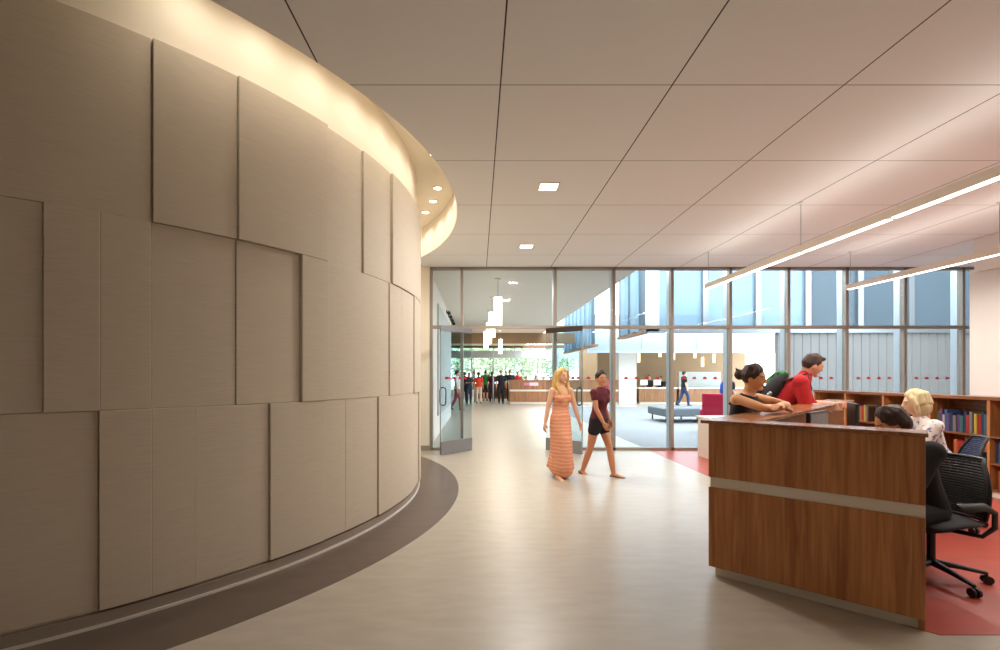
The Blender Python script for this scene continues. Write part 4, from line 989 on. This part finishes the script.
# ------------------------------------------------------------------ light fittings
def linear(x, y0, y1, h, lab, wires):
    t = thing('linear_pendant', lab, 'pendant light', (x, (y0 + y1) / 2, h), 'white linear pendants under the ceiling')
    hs = MB(); hs.box(x - .038, x + .038, y0, y1, h - .035, h + .05); hs.build('housing', M['housing'], t, bevel=.004)
    y = y1
    while y > y0 + .2:
        MB().box(x - .03, x + .03, max(y - 1.215, y0 + .02), y - .02, h - .041, h - .034).build('diffuser', M['lens'], t); y -= 1.25
    for wy in wires:
        MB().cyl((x, wy, h + .05), .004, CEIL - h - .05, 8).build('cable', M['steel'], t)
        MB().cyl((x, wy, CEIL - .02), .03, .02, 16).build('canopy', M['trimring'], t)
LX = [(4.05, 2.3, 8.36, 3.06, 'nearer and longer white linear pendant running towards the upper right corner', (8.3, 5.92, 3.5)),
      (6.52, 2.3, 8.32, 3.04, 'white linear pendant further right, its end in front of the right glass panes', (8.26, 5.9, 3.5))]
for a in LX: linear(*a)
def area(name, loc, rot, sx, sy, power, col, spread=PI):
    l = bpy.data.lights.new(name, 'AREA'); l.shape = 'RECTANGLE'; l.size = sx; l.size_y = sy; l.energy = power; l.color = col; l.spread = spread
    o = bpy.data.objects.new(name, l); C.objects.link(o); o.location = loc; o.rotation_euler = rot; return o
WARM = (1.0, .95, .89)
for x, y0, y1, h, *_ in LX:
    area('pendant_uplight', (x, (y0 + y1) / 2, h + .056), (PI, 0, 0), .05, y1 - y0, 6, WARM)
    area('pendant_downlight', (x, (y0 + y1) / 2, h - .045), (0, 0, 0), .05, y1 - y0, 76, WARM)
def sqlight(x, y, lab, power):
    t = thing('recessed_light', lab, 'ceiling light', (x, y, CEIL), 'square recessed ceiling lights')
    fr = MB()
    for (a, b_, c, d_) in ((-.115, .115, -.115, -.1), (-.115, .115, .1, .115), (-.115, -.1, -.1, .1), (.1, .115, -.1, .1)): fr.box(x + a, x + b_, y + c, y + d_, CEIL - .008, CEIL)
    fr.build('trim_frame', M['trimring'], t)
    MB().box(x - .1, x + .1, y - .1, y + .1, CEIL - .004, CEIL).build('diffuser', M['lens'], t)
    area('recessed_lamp', (x, y, CEIL - .012), (0, 0, 0), .19, .19, power, WARM)
sqlight(.81, 5.42, 'larger-looking square recessed ceiling light nearer the camera', 45)
sqlight(.81, 7.92, 'square recessed ceiling light nearer the glass wall', 50)
for i in range(17):
    th = -42.25 + 6.45 * i
    if i == 7: continue
    rr_ = math.radians(th); x, y = CC[0] + 4.61 * math.cos(rr_), CC[1] + 4.61 * math.sin(rr_)
    if 2 < th < 24:
        k = round((22.2 - th) / 6.45)
        lab = ['round cove downlight furthest back beside the curved wall edge', 'round cove downlight, middle one of the three in the curved recess', 'round cove downlight nearest the camera of the three in the curved recess'][max(0, min(2, k))]
    else: lab = 'round downlight hidden in the ceiling recess above the curved wall'
    t = thing('cove_downlight', lab, 'ceiling light', (x, y, COVE), 'round downlights in the cove above the curved wall')
    mb = MB(); mb.arc((x, y), .055, .075, 0, 360, COVE - .008, COVE, 24); mb.build('trim_ring', M['trimring'], t)
    MB().cyl((x, y, COVE - .004), .055, .004, 20).build('lamp_face', M['lens'], t)
    l = bpy.data.lights.new('cove_spot', 'SPOT'); l.energy = 8; l.spot_size = math.radians(160); l.spot_blend = .9; l.color = (1.0, .93, .82); l.shadow_soft_size = .04
    o = bpy.data.objects.new('cove_spot', l); C.objects.link(o); o.location = (x, y, COVE - .02); o.rotation_euler = (0, 0, 0)
# drum pendants
def tube_pendant(x, y, z0, z1, r_, lab, m, ceil, power=0):
    t = thing('tube_pendant', lab, 'pendant light', (x, y, z0), 'glowing cylinder pendants beyond the glass')
    MB().cyl((x, y, z0), r_, z1 - z0, 20).build('shade', m, t, smooth=False)
    MB().cyl((x, y, z1), r_ * .5, .03, 16).build('cap', M['steel'], t)
    MB().cyl((x, y, z1 + .03), .006, ceil - z1 - .05, 6).build('cable', M['steel'], t)
    MB().cyl((x, y, ceil - .03), .07, .03, 16).build('canopy', M['trimring'], t)
for i, (px, y, lab) in enumerate([(498, 10.54, 'tallest glowing cylinder pendant just beyond the glass doors'), (492, 13.0, 'second glowing cylinder pendant in the row beyond the doors'),
        (489, 15.6, 'third glowing cylinder pendant in the row beyond the doors'), (486, 18.6, 'fourth glowing cylinder pendant in the row beyond the doors'), (500.5, 22.6, 'glowing cylinder pendant above the person in black by the far desk')]):
    tube_pendant((px - CX0) / F * y, y, 2.55, 3.24, .09, lab, M['lampglass'], CEIL)
tube_pendant((547.5 - CX0) / F * 21, 21, 2.2, 2.58, .06, 'small glowing pendant above the far desk near the right door leaf', M['lampglass'], CEIL)
for px, y, z0, z1, lab in ((638.7, 26.5, 2.25, 2.95, 'slim glowing pendant beside the white pillar'), (660, 27.5, 2.6, 2.95, 'short glowing pendant above the staff in black'), (673.5, 28, 2.45, 2.85, 'slim glowing pendant hidden partly by a glass wall post'),
        (695, 26.5, 2.5, 2.95, 'glowing pendant above the walking person in jeans'), (702.5, 28, 2.05, 2.6, 'lower glowing pendant right of the person in jeans'), (714, 28.5, 2.3, 2.8, 'glowing pendant above the pale partition screen'), (748, 26.5, 2.4, 2.95, 'glowing pendant above the head of the leaning woman')):
    tube_pendant((px - CX0) / F * y, y, z0, z1, .075, lab, M['warmlamp'], 3.35)
area('reading_room_lamp', (11.5, 27.4, 3.33), (0, 0, 0), 9, 4, 40, WARM)
area('passage_lamp', (1.0, 17, CEIL - .02), (0, 0, 0), .2, 12, 90, (1, .93, .84))
for i, y in enumerate((17.9, 18.6, 19.3)): pass
for i in range(4):
    y = 14.9 + i * 1.0; ordn = ['nearest', 'second', 'third', 'farthest'][i]
    t = thing('wall_spotlight', f'small black spotlight high on the passage wall, {ordn} of four', 'spotlight', (-1.0, y, 3.45), 'black spotlights on the passage wall')
    MB().box(-1.0, -.97, y - .05, y + .05, 3.46, 3.56).build('bracket', M['black'], t); MB().tube([(-.94, y, 3.52), (-.90, y, 3.42)], [.05, .06], n=12, round_=False).build('lamp_head', M['black'], t)

# ------------------------------------------------------------------ sky, camera, colour
w = bpy.data.worlds.new('sky'); bpy.context.scene.world = w; w.use_nodes = True
bg = w.node_tree.nodes['Background']; bg.inputs[0].default_value = (.91, .965, 1.0, 1); bg.inputs[1].default_value = 5.6
cam = bpy.data.cameras.new('camera'); co = bpy.data.objects.new('camera', cam); C.objects.link(co)
cam.sensor_fit = 'HORIZONTAL'; cam.sensor_width = 36; cam.lens = F / 1000 * 36
cam.shift_x = (500 - CX0) / 1000; cam.shift_y = (CY0 - 325) / 1000
cam.clip_start = .05; cam.clip_end = 300
co.location = (0, 0, EYE); co.rotation_euler = (PI / 2, 0, 0)
sc = bpy.context.scene; sc.camera = co
sc.view_settings.view_transform = 'Standard'; sc.view_settings.look = 'None'; sc.view_settings.gamma = 1; sc.view_settings.exposure = 0.62
sc.view_settings.use_curve_mapping = False
sc.cycles.use_denoising = True; sc.cycles.max_bounces = 10; sc.cycles.transparent_max_bounces = 24; sc.cycles.sample_clamp_indirect = 8
